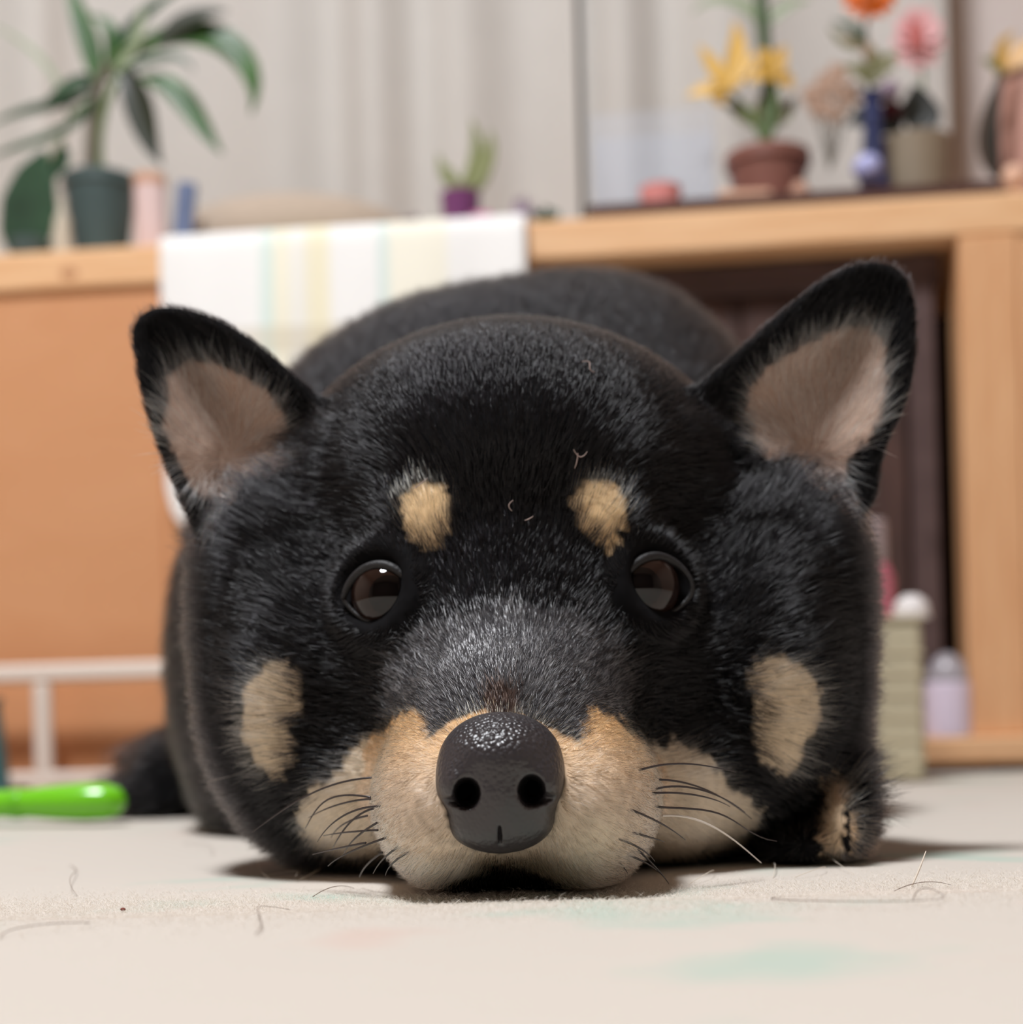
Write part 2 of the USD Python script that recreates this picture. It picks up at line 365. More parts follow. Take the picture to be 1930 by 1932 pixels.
# the big houseplant at the left
pu = B(190, 400, 0.085)[0]
plant = at('houseplant', 'green long-leaved houseplant in a dark slate pot on the left of the desk', 'plant', pu, 0.085, DT)
sc = bscale(190, 0.085)
pz = B(190, 314, 0.055)[2] - DT
obj('pot', lathe(cup_profile(44 * sc, 66 * sc, pz, 0.003, 0.002)), M('slate_pot', lin(74, 92, 92), 0.45, 0.12, 20), plant, 40)
obj('soil', moved(lathe([(0, 0.0), (62 * sc, 0.0), (62 * sc, 0.004), (0, 0.006)]), (0, 0, pz - 0.014)), soil_m, plant, 40)
pxtube(plant, 'stem', [(172, 335), (173, 250), (185, 170), (205, 120)], [0.008, 0.007, 0.006, 0.004], stem_m, 0.085)
pxtube(plant, 'stem', [(192, 335, 0.09), (190, 230, 0.09), (222, 150, 0.09)], [0.005, 0.005, 0.003], stem_g)
for pts, w, m in [
    ([(185, 165), (170, 90), (150, 30), (125, -50)], 42, leaf_m),
    ([(195, 150), (215, 95), (205, 50), (165, 30)], 34, leaf_m),
    ([(205, 140), (245, 60), (290, 15), (350, -25)], 34, leaf_dark),
    ([(300, 90), (345, 45), (385, 28), (430, 22)], 44, leaf_deep),
    ([(235, 120), (330, 70), (420, 80), (470, 130), (474, 215)], 66, leaf_m),
    ([(255, 150), (320, 165), (370, 220), (420, 290)], 46, leaf_m),
    ([(228, 140), (255, 180), (275, 240), (305, 310)], 58, leaf_deep),
    ([(190, 165), (150, 160), (110, 180), (80, 195)], 44, leaf_dark),
    ([(180, 170), (120, 195), (50, 210), (-20, 240)], 30, leaf_dark),
    ([(180, 180), (130, 240), (60, 270), (-30, 305)], 26, leaf_dark),
    ([(200, 150), (240, 110), (262, 60), (270, 10)], 30, leaf_pale),
    ([(240, 130), (300, 110), (345, 112), (365, 135)], 22, leaf_dark),
    ([(130, 220), (60, 95), (10, 60), (-30, 40)], 12, leaf_pale),
    ([(190, 150), (205, 130), (240, 140), (262, 165)], 40, leaf_dark),
]:
    v0 = 0.085 - 0.03 * rng.random()
    pxleaf(plant, 'leaf', [(x, y, v0 + (0.02 if i else 0.02)) for i, (x, y) in enumerate(pts)], w, m, normal=(0.15 * rng.normal(), -1, 0.4 + 0.2 * rng.random()))
for pts in ([(205, 150), (240, 90), (300, 90)], [(205, 150), (225, 130), (240, 118)], [(200, 160), (180, 180), (130, 220)]):
    pxtube(plant, 'leaf_stalk', pts, 0.0022, stem_g, 0.09)

bigp = at('broad_leaf_plant', 'broad dark green leaf of a low plant beside the slate pot', 'plant', B(55, 440, 0.05)[0], 0.05, DT)
pxleaf(bigp, 'leaf', [(85, 285), (70, 330), (55, 400), (45, 475)], 104, leaf_dark, 0.04, normal=(0.25, -1, 0.1), fold=0.12, shape=[(0, .12), (.25, .7), (.55, 1), (.85, .9), (1, .6)])
pxleaf(bigp, 'leaf', [(110, 270, 0.06), (120, 300, 0.06), (95, 330, 0.06), (70, 380, 0.06)], 30, leaf_dark, normal=(0.2, -1, 0.2))
pxtube(bigp, 'stem', [(60, 470), (80, 340), (120, 262)], 0.002, stem_g, 0.055)
obj('pot', lathe(cup_profile(0.016, 0.021, 0.026, 0.002)), M('slate_pot', (0, 0, 0)), bigp, 40)

def stand(name, label, cat, x0, x1, ytop, v, profile, m, parts=(), group=None):      # a lathed thing between two pixel columns; profile in units of (half width, height)
    r = (x1 - x0) / 2 * bscale((x0 + x1) / 2, v)
    c = B((x0 + x1) / 2, ytop, v)
    h = B((x0 + x1) / 2, ytop, v - r)[2] - DT
    t = at(name, label, cat, c[0], v, DT, group)
    obj('body', lathe([(a * r, b * h) for a, b in profile]), m, t, 40)
    return t, r, h
stand('cream_bottle', 'small cream bottle between the broad leaf and the slate pot', 'bottle', 98, 132, 372, 0.05, [(0, 0), (.9, 0), (1, .05), (1, .7), (.6, .82), (.6, 1), (0, 1)], M('cream_plastic', lin(205, 196, 178), 0.4))
cupm = M('pale_pink_ceramic', lin(224, 198, 194), 0.4)
t, r, h = stand('pink_tumbler', 'pale pink tumbler right of the slate pot', 'cup', 252, 312, 322, 0.05, [(0, 0), (.85, 0), (1, .1), (1, .99), (.97, 1), (.93, .99), (.8, .06), (0, .05)], cupm)
obj('rim_band', lathe([(1.01 * r, h * .88), (1.04 * r, h * .88), (1.04 * r, h), (1.01 * r, h)]), M('peach_band', lin(205, 158, 130), 0.5), t, 40, 'peach band round the rim')
c = B(336, 345, 0.06)
t = at('blue_packet', 'small blue packet leaning beside the pale pink tumbler', 'box', c[0], 0.06, DT)
bm = box(-0.009, 0.009, -0.005, 0.005, 0, c[2] - DT)
bm.apply_transform(trimesh.transformations.rotation_matrix(0.12, [0, 1, 0]))
obj('carton', bm, M('blue_card', lin(104, 118, 150), 0.5, 0.2, 80), t)
obj('label', moved(box(-0.008, 0.008, -0.0062, -0.0054, 0.003, 0.016, 0.0002), (0.0015, 0, 0)), M('orange_card', lin(196, 128, 84), 0.5), t, label='orange label at the foot of the blue packet')

# cushion behind the towel
c0, c1, ct = B(325, 400, 0.19), B(790, 400, 0.19), B(555, 408, 0.19)
cush = at('round_cushion', 'taupe domed round cushion on the desk behind the towel', 'cushion', (c0[0] + c1[0]) / 2, 0.175, DT)
R_ = (c1[0] - c0[0]) / 2
hh = ct[2] - DT
prof = [(0, 0.001), (R_ * .8, 0.001)] + [(R_ * math.cos(a) ** 0.6 if math.cos(a) > 0 else 0, 0.5 * hh + hh * 0.5 * math.sin(a)) for a in np.linspace(-1.1, PI / 2, 16)]
m_ = lathe(prof, 48)
m_.apply_scale((1, 0.105 / R_, 1))
obj('cover', m_, M('taupe_fabric', lin(186, 168, 150), 0.9, 0.08, 60, 0.3, 700), cush, 50)
obj('button', ball(0.006, (0, 0, hh), (1, 1, 0.4), 2), M('taupe_button', lin(150, 132, 112), 0.7), cush)

# the small pots in the middle of the desk
purp, mag, mauve = M('purple_glaze', lin(112, 60, 104), 0.35), M('magenta_glaze', lin(186, 92, 140), 0.4), M('mauve_petal', lin(150, 130, 146), 0.6, 0.2, 60)
aloe_m = M('aloe_green', lin(142, 148, 98), 0.5, 0.25, 40)
c = B(868, 352, 0.07)
t = at('sprouting_succulent', 'pale green spiky succulent in a purple pot behind the towel', 'plant', c[0], 0.07, DT)
sc = bscale(868, 0.07)
obj('pot', lathe(cup_profile(30 * sc, 38 * sc, B(868, 352, 0.052)[2] - DT, 0.002)), purp, t, 40)
for pts, w in [([(868, 360), (840, 330), (828, 290)], 20), ([(872, 360), (895, 310), (890, 225)], 26), ([(884, 360), (915, 320), (925, 245)], 26), ([(866, 360), (852, 330), (846, 312)], 18), ([(890, 360), (912, 340), (922, 310)], 18), ([(876, 360), (905, 300), (908, 262)], 22)]:
    pxleaf(t, 'leaf', pts, w, aloe_m, 0.07, normal=(0.1, -1, 0.1), thick=0.003, shape=[(0, .9), (.4, 1), (.8, .6), (1, .1)])
c = B(908, 384, 0.045)
t = at('pink_blossom', 'small magenta blossom lying in front of the purple pot', 'flower', c[0], 0.045, DT)
for k in range(6):
    a = k * PI / 3
    obj('petal', ball(0.0075, (0.007 * math.cos(a), 0, 0.014 + 0.007 * math.sin(a)), (1, .5, .8), 2), mag, t)
obj('centre', ball(0.005, (0, -0.002, 0.014), (1, .8, 1), 2), purp, t)
obj('stem', tube([(0, 0.002, 0.012), (0.004, 0.004, 0.004), (0.008, 0.005, 0.001)], 0.0012), stem_g, t)
def tuft(name, label, px, py, v, n, m, w, h, seed, cat='plant'):
    r = np.random.default_rng(seed)
    c = B(px, py, v)
    t = at(name, label, cat, c[0], v, DT)
    obj('pot', lathe(cup_profile(w * 0.5, w * 0.62, 0.014, 0.0015)), M('small_dark_pot', lin(92, 70, 62), 0.6), t, 40)
    for k in range(n):
        a, s = r.uniform(-1, 1), r.uniform(0.6, 1)
        obj('leaf', leaf([(0, 0, 0.012), (a * w * .5, r.normal() * .003, 0.012 + h * s * .55), (a * w, r.normal() * .005, 0.012 + h * s * (1 - .3 * abs(a)))], w * .6, (0.1, -1, 0.2), 0.2), m, t, True)
    return t
tuft('purple_leaf_plant', 'purple brown leafy tuft left of the spiky succulent', 788, 372, 0.07, 7, M('plum_leaf', lin(112, 84, 92), 0.5, 0.3, 50), 0.016, 0.030, 3)
tuft('mauve_plant', 'mauve-flowered tuft right of the spiky succulent', 978, 350, 0.08, 9, mauve, 0.016, 0.046, 4)
tuft('small_green_plant', 'low dark green tuft at the right end of the towel', 1034, 382, 0.06, 7, leaf_dark, 0.017, 0.020, 5)

# dark tray on the right half of the desk
m0, m1 = B(1108, 405, 0.0)[0], B(1885, 345, 0.0)[0]
tray = at('dark_tray', 'thin dark brown tray along the right half of the desk', 'tray', (m0 + m1) / 2, 0.0, DT)
hw = (m1 - m0) / 2
tm = M('tray_lacquer', lin(112, 84, 78), 0.35, 0.2, 30)
obj('base', box(-hw, hw, 0.004, 0.24, 0.0, 0.006), tm, tray)
for a in ((-hw, hw, 0.004, 0.010), (-hw, hw, 0.234, 0.240), (-hw, -hw + 0.006, 0.010, 0.234), (hw - 0.006, hw, 0.010, 0.234)):
    obj('rim', box(a[0], a[1], a[2], a[3], 0.006, 0.012, 0.001), M('tray_rim', lin(84, 56, 48), 0.35), tray)
DT0, DT = DT, DT + 0.006                                  # what follows stands on the tray
c = B(1402, 372, 0.03)
t = at('wood_block', 'peach coloured wooden block at the front of the dark tray', 'block', c[0], 0.03, DT)
s_ = 50 * bscale(1402, 0.03)
bm = box(-s_, s_, -0.012, 0.012, 0, 0.016)
bm.apply_transform(trimesh.transformations.rotation_matrix(0.15, [0, 0, 1]))
obj('block', bm, M('peach_wood', lin(238, 190, 160), 0.5, 0.08, 30), t)
obj('groove', moved(box(-s_ * .7, s_ * .7, -0.0007, 0.0005, 0.004, 0.0055, 0.0001), (0, -0.0135, 0.003)), M('peach_groove', lin(200, 150, 118), 0.6), t)
c = B(1246, 356, 0.05)
t = at('pink_dish', 'shallow coral pink dish on the dark tray', 'dish', c[0], 0.05, DT)
obj('bowl', lathe([(0, 0), (.012, 0), (.017, .004), (.019, c[2] - DT), (.0175, c[2] - DT), (.0155, .006), (0, .004)]), M('coral_glaze', lin(228, 146, 140), 0.4), t, 40)
obj('foot_ring', lathe([(.009, -0.0), (.0125, -0.0), (.0125, .002), (.009, .002)]), M('coral_glaze', (0, 0, 0)), t)
# frosted box
c, c2 = B(1118, 240, 0.14), B(1345, 240, 0.14)
t = at('frosted_box', 'pale translucent plastic box on the tray in front of the curtain', 'box', (c[0] + c2[0]) / 2, 0.14, DT)
hw2, hz = (c2[0] - c[0]) / 2, c[2] - DT
fm = usdkit.material(stage, '/World/Looks/frosted_plastic', {'t': ('transparent_bsdf', {'color': (0.97, 0.98, 1.0)}), 'd': ('principled_bsdf', {'base_color': lin(222, 228, 236), 'roughness': 0.35}), 'm': ('mix_closure', {'fac': 0.13})},
    [('t.BSDF', 'm.closure1'), ('d.BSDF', 'm.closure2')], surface='m.closure')
for a in ((-hw2, hw2, -0.03, -0.0285), (-hw2, hw2, 0.0285, 0.03), (-hw2, -hw2 + 0.0015, -0.0285, 0.0285), (hw2 - 0.0015, hw2, -0.0285, 0.0285)):
    obj('panel', box(*a, 0.0015, hz, 0.0004), fm, t)
obj('base', box(-hw2, hw2, -0.03, 0.03, 0, 0.0015, 0.0004), fm, t)

# brown pot with yellow lilies
c = B(1447, 264, 0.085)
sc = bscale(1447, 0.085)
lil = at('lily_plant', 'yellow-flowered lily plant in a brown pot on the dark tray', 'plant', c[0], 0.085, DT)
pz = B(1447, 266, 0.05)[2] - DT
brown_pot = M('brown_pot', lin(150, 100, 88), 0.5, 0.25, 25)
obj('pot', lathe(cup_profile(52 * sc, 74 * sc, pz, 0.004, 0.003)), brown_pot, lil, 40)
obj('soil', moved(lathe([(0, 0), (70 * sc, 0), (70 * sc, .004), (0, .006)]), (0, 0, pz - 0.012)), soil_m, lil, 40)
yel = M('yellow_petal', lin(232, 186, 92), 0.5, 0.15, 60)
yel2 = M('golden_petal', lin(204, 158, 62), 0.5, 0.2, 60)
olive = M('olive_leaf', lin(124, 122, 78), 0.55, 0.3, 40)
pxtube(lil, 'stem', [(1447, 268), (1448, 180), (1442, 80), (1432, -60)], [0.005, 0.006, 0.007, 0.006], M('deep_stem', lin(80, 100, 66), 0.5, 0.3, 40), 0.085)
pxtube(lil, 'stem', [(1440, 268), (1410, 210), (1370, 170)], [0.003, 0.003, 0.002], stem_g, 0.08)
pxtube(lil, 'stem', [(1452, 262), (1462, 200), (1462, 140)], [0.003, 0.003, 0.002], stem_g, 0.075)
for pts, w, m in [([(1368, 165), (1345, 125), (1318, 85)], 30, yel), ([(1372, 165), (1390, 100), (1385, 40)], 40, yel), ([(1368, 165), (1330, 170), (1295, 182)], 30, yel), ([(1370, 165), (1358, 178), (1365, 200)], 40, yel2),
                  ([(1375, 165), (1400, 130), (1430, 105)], 34, yel), ([(1374, 170), (1395, 150), (1410, 150)], 30, yel2),
                  ([(1455, 150), (1445, 110), (1430, 92)], 44, yel2), ([(1458, 150), (1470, 110), (1484, 86)], 40, yel2), ([(1452, 152), (1430, 140), (1415, 160)], 34, yel), ([(1460, 152), (1480, 150), (1492, 170)], 32, yel2), ([(1457, 150), (1452, 120), (1460, 95)], 36, yel)]:
    pxleaf(lil, 'petal', pts, w, m, 0.07, normal=(0.1, -1, 0.3))
for pts, w, m in [([(1440, 240), (1400, 215), (1365, 195)], 34, olive), ([(1448, 235), (1450, 200), (1462, 160)], 50, olive), ([(1450, 240), (1480, 215), (1500, 180)], 30, olive), ([(1443, 240), (1420, 220), (1400, 222)], 40, olive),
                  ([(1440, 60), (1400, 10), (1350, 0), (1305, 25)], 26, leaf_pale), ([(1445, 50), (1490, 10), (1530, 0)], 24, leaf_pale)]:
    pxleaf(lil, 'leaf', pts, w, m, 0.085)
c = B(1508, 332, 0.05)
t = at('peach_figure', 'small peach ornament right of the brown pot', 'ornament', c[0], 0.05, DT)
obj('body', lathe([(0, 0), (.011, 0), (.012, .006), (.008, .016), (.009, .022), (.005, .030), (0, .031)]), M('peach_clay', lin(205, 156, 130), 0.6, 0.15, 60), t, 40)
obj('foot', lathe([(.008, 0), (.013, 0), (.013, .003), (.008, .003)]), M('peach_clay', (0, 0, 0)), t)

# navy vase, flowers behind it
c = B(1645, 175, 0.09)
vs = at('navy_vase', 'slender navy blue vase with a flared foot on the tray', 'vase', c[0], 0.09, DT)
h = c[2] - DT
navy = M('navy_glaze', lin(44, 52, 92), 0.25, 0.2, 20)
obj('body', lathe([(0, 0), (.0185, 0), (.019, .004), (.0165, .02), (.0115, h * .5), (.0085, h * .75), (.008, h * .95), (.010, h), (.007, h), (.006, h * .9), (0, h * .88)]), navy, vs, 40)
obj('neck_band', lathe([(.0083, h * .8), (.0095, h * .8), (.0095, h * .84), (.0083, h * .84)]), M('navy_band', lin(70, 78, 118), 0.3), vs, 40)
c = B(1636, 318, 0.055)
t = at('highlight_ball', 'pale lilac-blue ball on a small navy stand, added as the highlight at the foot of the navy vase', 'ornament', c[0], 0.055, DT)
hb_ = c[2] - DT
obj('ball', ball(0.0130, (0, 0, hb_)), M('lilac_highlight', lin(184, 186, 232), 0.15), t, True)  # ball added in place of the pale highlight low on the vase
obj('stand', lathe([(0, 0), (.009, 0), (.008, .003), (.004, .006), (.004, hb_ - .014), (.007, hb_ - .0108), (0, hb_ - .012)]), navy, t, 40)
c = B(1735, 240, 0.096)
tp = at('taupe_planter', 'taupe planter with black leaves, dark red and pink flowers behind the navy vase', 'plant', B(1725, 240, 0.13)[0], 0.13, DT)
h = c[2] - DT
obj('pot', lathe(cup_profile(0.030, 0.034, h, 0.003)), M('taupe_pot', lin(150, 134, 112), 0.6, 0.1, 30), tp, 40)
blk = M('black_leaf', lin(34, 36, 30), 0.45, 0.3, 50)
for pts, w in [([(1690, 250), (1640, 225), (1596, 236)], 58), ([(1720, 245), (1730, 205), (1722, 160)], 68), ([(1725, 245), (1745, 215), (1742, 180)], 62), ([(1690, 245), (1660, 235), (1612, 200)], 52), ([(1700, 248), (1680, 235), (1665, 225)], 46)]:
    pxleaf(tp, 'leaf', pts, w, blk, 0.12)
dr = M('dark_red_petal', lin(104, 34, 46), 0.55, 0.2, 50)
for a in range(6):
    an = a * PI / 3
    pxleaf(tp, 'petal', [(1682, 208), (1682 + 12 * math.cos(an), 205 + 9 * math.sin(an)), (1682 + 24 * math.cos(an), 205 + 18 * math.sin(an))], 22, dr, 0.115, label='dark red petal')
pk, pk2 = M('pink_petal', lin(234, 176, 176), 0.55, 0.15, 50), M('coral_petal', lin(212, 116, 110), 0.55, 0.2, 50)
pxtube(tp, 'stem', [(1725, 250), (1740, 180), (1735, 100)], 0.0018, stem_g, 0.13)
for a in range(9):
    an = a * 2 * PI / 9 + 0.2
    pxleaf(tp, 'petal', [(1732, 72), (1732 + 28 * math.cos(an), 72 + 34 * math.sin(an)), (1732 + 52 * math.cos(an), 72 + 64 * math.sin(an))], 46, pk, 0.125, label='pale pink petal')
for a in range(6):
    an = a * 2 * PI / 6
    pxleaf(tp, 'petal', [(1728, 68), (1728 + 10 * math.cos(an), 64 + 16 * math.sin(an)), (1728 + 16 * math.cos(an), 66 + 34 * math.sin(an))], 20, pk2, 0.118, label='coral inner petal')
c = B(1675, 165, 0.10)
obj('bud', ball(0.011, np.array(B(1676, 172, 0.105)) - np.array([B(1725, 240, 0.13)[0], 0.13, DT]), (1, .8, .9), 2), mauve, tp, True, label='mauve bud')

orf = at('orange_flower', 'bright orange flower with olive leaves standing behind the navy vase', 'flower', B(1640, 300, 0.19)[0], 0.19, DT)
org, org2 = M('orange_petal', lin(250, 122, 12), 0.5, 0.1, 50), M('deep_orange_petal', lin(226, 112, 40), 0.5, 0.2, 50)
obj('pot', lathe(cup_profile(0.018, 0.022, 0.04, 0.002)), M('taupe_pot', (0, 0, 0)), orf, 40)
for a in range(12):
    an = a * 2 * PI / 12
    pxleaf(orf, 'petal', [(1640, -8), (1640 + 28 * math.cos(an), -8 + 24 * math.sin(an)), (1640 + 56 * math.cos(an), -8 + 46 * math.sin(an))], 36, org if a % 3 else org2, 0.15)
obj('centre', ball(0.008, np.array(B(1640, -8, 0.145)) - np.array([B(1640, 300, 0.19)[0], 0.19, DT]), (1, .6, 1), 2), org2, orf)
pxtube(orf, 'stem', [(1640, 320), (1642, 200), (1632, 90), (1640, -8)], 0.002, stem_m, 0.16)
for pts, w, m in [([(1640, 160), (1615, 130), (1590, 128)], 30, olive), ([(1640, 160), (1670, 120), (1695, 95)], 34, olive), ([(1640, 150), (1650, 125), (1690, 130)], 34, olive), ([(1635, 100), (1600, 50), (1570, 40)], 22, leaf_dark),
                  ([(1636, 140), (1650, 120), (1640, 85)], 26, olive), ([(1636, 90), (1590, 78), (1565, 50)], 20, olive), ([(1640, 120), (1628, 80), (1590, 75)], 20, M('tan_leaf', lin(186, 150, 122), 0.6, 0.2, 50))]:
    pxleaf(orf, 'leaf', pts, w, m, 0.155)
pb = M('peach_petal', lin(196, 160, 136), 0.6, 0.2, 50)
dry = at('dried_flowers', 'dusty peach dried flower heads between the brown pot and the navy vase', 'flower', B(1565, 300, 0.17)[0], 0.17, DT)
obj('pot', lathe(cup_profile(0.012, 0.014, 0.03, 0.002)), M('stone_pot', lin(176, 166, 150), 0.7), dry, 40)
for (x, y, s) in [(1560, 165, 28), (1600, 180, 26), (1545, 205, 22), (1530, 180, 20), (1580, 140, 22), (1575, 215, 22)]:
    pxtube(dry, 'stem', [(1565, 320), ((1565 + x) / 2 + 4, 260), (x, y)], 0.0011, stem_m, 0.17)
    for k in range(5):
        an = k * 2 * PI / 5 + x
        pxleaf(dry, 'petal', [(x, y), (x + s * .6 * math.cos(an), y + s * .6 * math.sin(an)), (x + s * 1.1 * math.cos(an), y + s * 1.2 * math.sin(an))], s, pb, 0.17)
for i, (x, y, nm, lb) in enumerate([(1765, 327, 'small_white_dish', 'tiny pale blue-white dish in front of the taupe planter'), (1866, 318, 'small_grey_dish', 'tiny mauve-grey dish at the foot of the pink-brown canister')]):
    c = B(x, y, 0.04)
    t = at(nm, lb, 'dish', c[0], 0.04, DT)
    obj('bowl', lathe([(0, 0), (.006, 0), (.0105, .006), (.011, .014), (.0095, .014), (.008, .006), (0, .004)]), M('pale_glaze' + str(i), lin(200, 202, 214) if i == 0 else lin(170, 156, 158), 0.3), t, 40)
    obj('foot_ring', lathe([(.004, 0), (.007, 0), (.007, .002), (.004, .002)]), M('pale_glaze' + str(i), (0, 0, 0)), t)
DT = DT0
# canister at the far right
c = B(1930, 122, 0.11)
r_ = 62 * bscale(1930, 0.11)
can = at('canister', 'pink-brown canister with a pale wooden lid at the far right of the desk', 'canister', B(1945, 122, 0.11)[0], 0.11, DT)
h = B(1930, 124, 0.08)[2] - DT
obj('body', lathe([(0, 0), (r_ * .96, 0), (r_, .004), (r_, h - .002), (r_ - .002, h), (0, h)]), M('pinkbrown_glaze', lin(202, 152, 136), 0.5, 0.08, 20), can, 40)
obj('lid', lathe([(0, h), (r_ * 1.04, h), (r_ * 1.06, h + .004), (r_ * .98, h + .014), (r_ * .5, h + .030), (0, h + .034)]), M('lid_wood', lin(226, 184, 132), 0.5, 0.15, 30), can, 40, 'pale wooden lid')
obj('rim', lathe([(r_, h - .006), (r_ * 1.03, h - .006), (r_ * 1.03, h - .001), (r_, h - .001)]), M('dark_rim', lin(110, 74, 56), 0.5), can, 40)
c = B(1872, 200, 0.07)
t = at('dark_leaf_sprig', 'dark drooping leaf sprig left of the pink-brown canister', 'plant', c[0], 0.07, DT)
for pts, w, m in [([(1885, 340), (1855, 270), (1868, 200), (1888, 130)], 26, M('brown_leaf', lin(92, 76, 64), 0.55, 0.3, 40)), ([(1888, 340), (1872, 260), (1880, 190), (1895, 140)], 24, blk), ([(1893, 140), (1870, 118), (1852, 112)], 26, olive), ([(1893, 130), (1890, 90), (1915, 60)], 24, yel2)]:
    pxleaf(t, 'leaf', pts, w, m, 0.06)
obj('base', lathe(cup_profile(0.008, 0.01, 0.02, 0.0015)), M('small_dark_pot', (0, 0, 0)), t, 40)
c = B(1915, 322, 0.015)
t = at('wooden_peg', 'small orange wooden peg at the front right corner of the desk', 'peg', c[0], 0.02, DT)
obj('turned_peg', lathe([(0, 0), (.006, 0), (.005, .006), (.010, .012), (.011, .020), (.007, .027), (0, .029)]), M('peach_wood', (0, 0, 0)), t, 40)
obj('washer', lathe([(.005, 0), (.009, 0), (.009, .002), (.005, .002)]), M('dark_rim', (0, 0, 0)), t)

# ------------------------------------------------------------------ things on the floor by the desk
rf = bthing('rail_frame', 'white painted rail frame standing in front of the orange-brown panel', 'frame', 0, -0.035, 0)
wr = M('white_rail_paint', lin(238, 224, 212), 0.4)
zr = B(150, 1268, -0.035)
hz = 17 * bscale(150, -0.035)
u0, u1 = B(-120, 1268, -0.035)[0], B(420, 1268, -0.035)[0]
pu = B(82, 1380, -0.035)[0]
obj('rail', box(u0, u1, -0.006, 0.006, zr[2] - hz, zr[2] + hz, 0.003), wr, rf)
obj('rail', box(u0, u1, -0.006, 0.006, 0.004, 0.018, 0.003), wr, rf)
for u in (pu, u0 + 0.01, u1 - 0.01):
    obj('post', box(u - hz, u + hz, -0.0055, 0.0055, 0.004, zr[2] - hz, 0.003), wr, rf)
    obj('foot', box(u - hz * 1.2, u + hz * 1.2, -0.012, 0.012, 0.0, 0.0045, 0.001), wr, rf)
p = W(-45, 1480, 1.25)
bin_ = thing('teal_bin', 'teal plastic bin at the left edge behind the lime green handle', 'bin', (p[0], 1.25, 0.002))
hb = W(-45, 1325, 1.25)[2]
obj('body', lathe(cup_profile(0.0275, 0.020, hb, 0.002)), M('teal_plastic', lin(70, 112, 116), 0.4), bin_, 40)
obj('rim', moved(lathe([(.019, 0), (.0225, 0), (.0225, .004), (.019, .004)]), (0, 0, hb - .003)), M('teal_plastic', (0, 0, 0)), bin_, 40)

# the jar on the desk's bottom shelf
c = B(1790, 1390, 0.009)
jar = at('lilac_jar', 'pale lilac jar with a grey domed lid on the desk bottom shelf', 'jar', c[0], 0.0090, 0.029)
sc = bscale(1790, 0.009)
h = 104 * sc
obj('body', lathe([(0, 0), (40 * sc, 0), (44 * sc, .003), (44 * sc, h - .003), (41 * sc, h), (0, h)]), M('lilac_plastic', lin(226, 214, 232), 0.35), jar, 40)
obj('lid', lathe([(0, h), (38 * sc, h), (39 * sc, h + 14 * sc), (30 * sc, h + 38 * sc), (14 * sc, h + 52 * sc), (0, h + 56 * sc)]), M('grey_lid', lin(176, 170, 176), 0.3, 0.35, 60), jar, 40, 'grey domed lid')
obj('lid_ring', lathe([(38 * sc, h), (41 * sc, h), (41 * sc, h + 5 * sc), (38 * sc, h + 5 * sc)]), M('grey_lid_ring', lin(150, 146, 150), 0.3), jar, 40)

# khaki box, the bottle and the pink bottle behind it
yb = 1.08
q0, q1, qt = W(1600, 1470, yb), W(1752, 1470, yb), W(1690, 1176, yb)
bx = thing('khaki_box', 'tall khaki cloth box with faint ribs on the sheet right of the dog', 'box', ((q0[0] + q1[0]) / 2, yb + 0.03, 0.001), -4)
hw, hz = (q1[0] - q0[0]) / 2, qt[2]
km = M('khaki_cloth', lin(196, 186, 158), 0.85, 0.08, 30, 0.3, 800)
obj('body', box(-hw, hw, -0.03, 0.03, 0, hz, 0.004), km, bx)
for k in range(6):
    z = 0.012 + k * (hz - 0.02) / 6
    obj('rib', box(-hw - 0.0006, hw + 0.0006, -0.0308, 0.0308, z, z + 0.003, 0.0006), M('khaki_rib', lin(188, 176, 148), 0.85), bx)
obj('lid', box(-hw - 0.001, hw + 0.001, -0.031, 0.031, hz, hz + 0.004, 0.001), M('khaki_rib', (0, 0, 0)), bx)
c = W(1716, 1160, yb + 0.03)
t = thing('white_ball', 'white rounded bottle cap lying on the khaki box', 'cap', (c[0], yb + 0.025, hz + 0.005))
obj('cap', lathe([(0, 0), (.011, 0), (.0125, .003), (.0125, .008), (.010, .013), (.005, .0165), (0, .017)]), M('white_plastic', lin(232, 226, 224), 0.35), t, 40)
obj('skirt', lathe([(.0122, 0), (.0134, 0), (.0134, .003), (.0122, .003)]), M('white_plastic', (0, 0, 0)), t, 40)
c = W(1652, 1115, 1.2)
pt = W(1652, 1062, 1.2)
t = thing('pink_bottle', 'pink bottle with a grey cap standing behind the khaki box', 'bottle', (c[0], 1.2, 0.0))
obj('body', lathe([(0, 0), (.013, 0), (.0145, .003), (.0145, pt[2] - .012), (.009, pt[2]), (0, pt[2])]), M('pink_plastic', lin(206, 112, 132), 0.4), t, 40)
obj('cap', lathe([(0, pt[2]), (.0095, pt[2]), (.010, pt[2] + .004), (.0095, pt[2] + .03), (.007, pt[2] + .034), (0, pt[2] + .035)]), M('grey_cap', lin(160, 142, 142), 0.4), t, 40, 'grey cap')

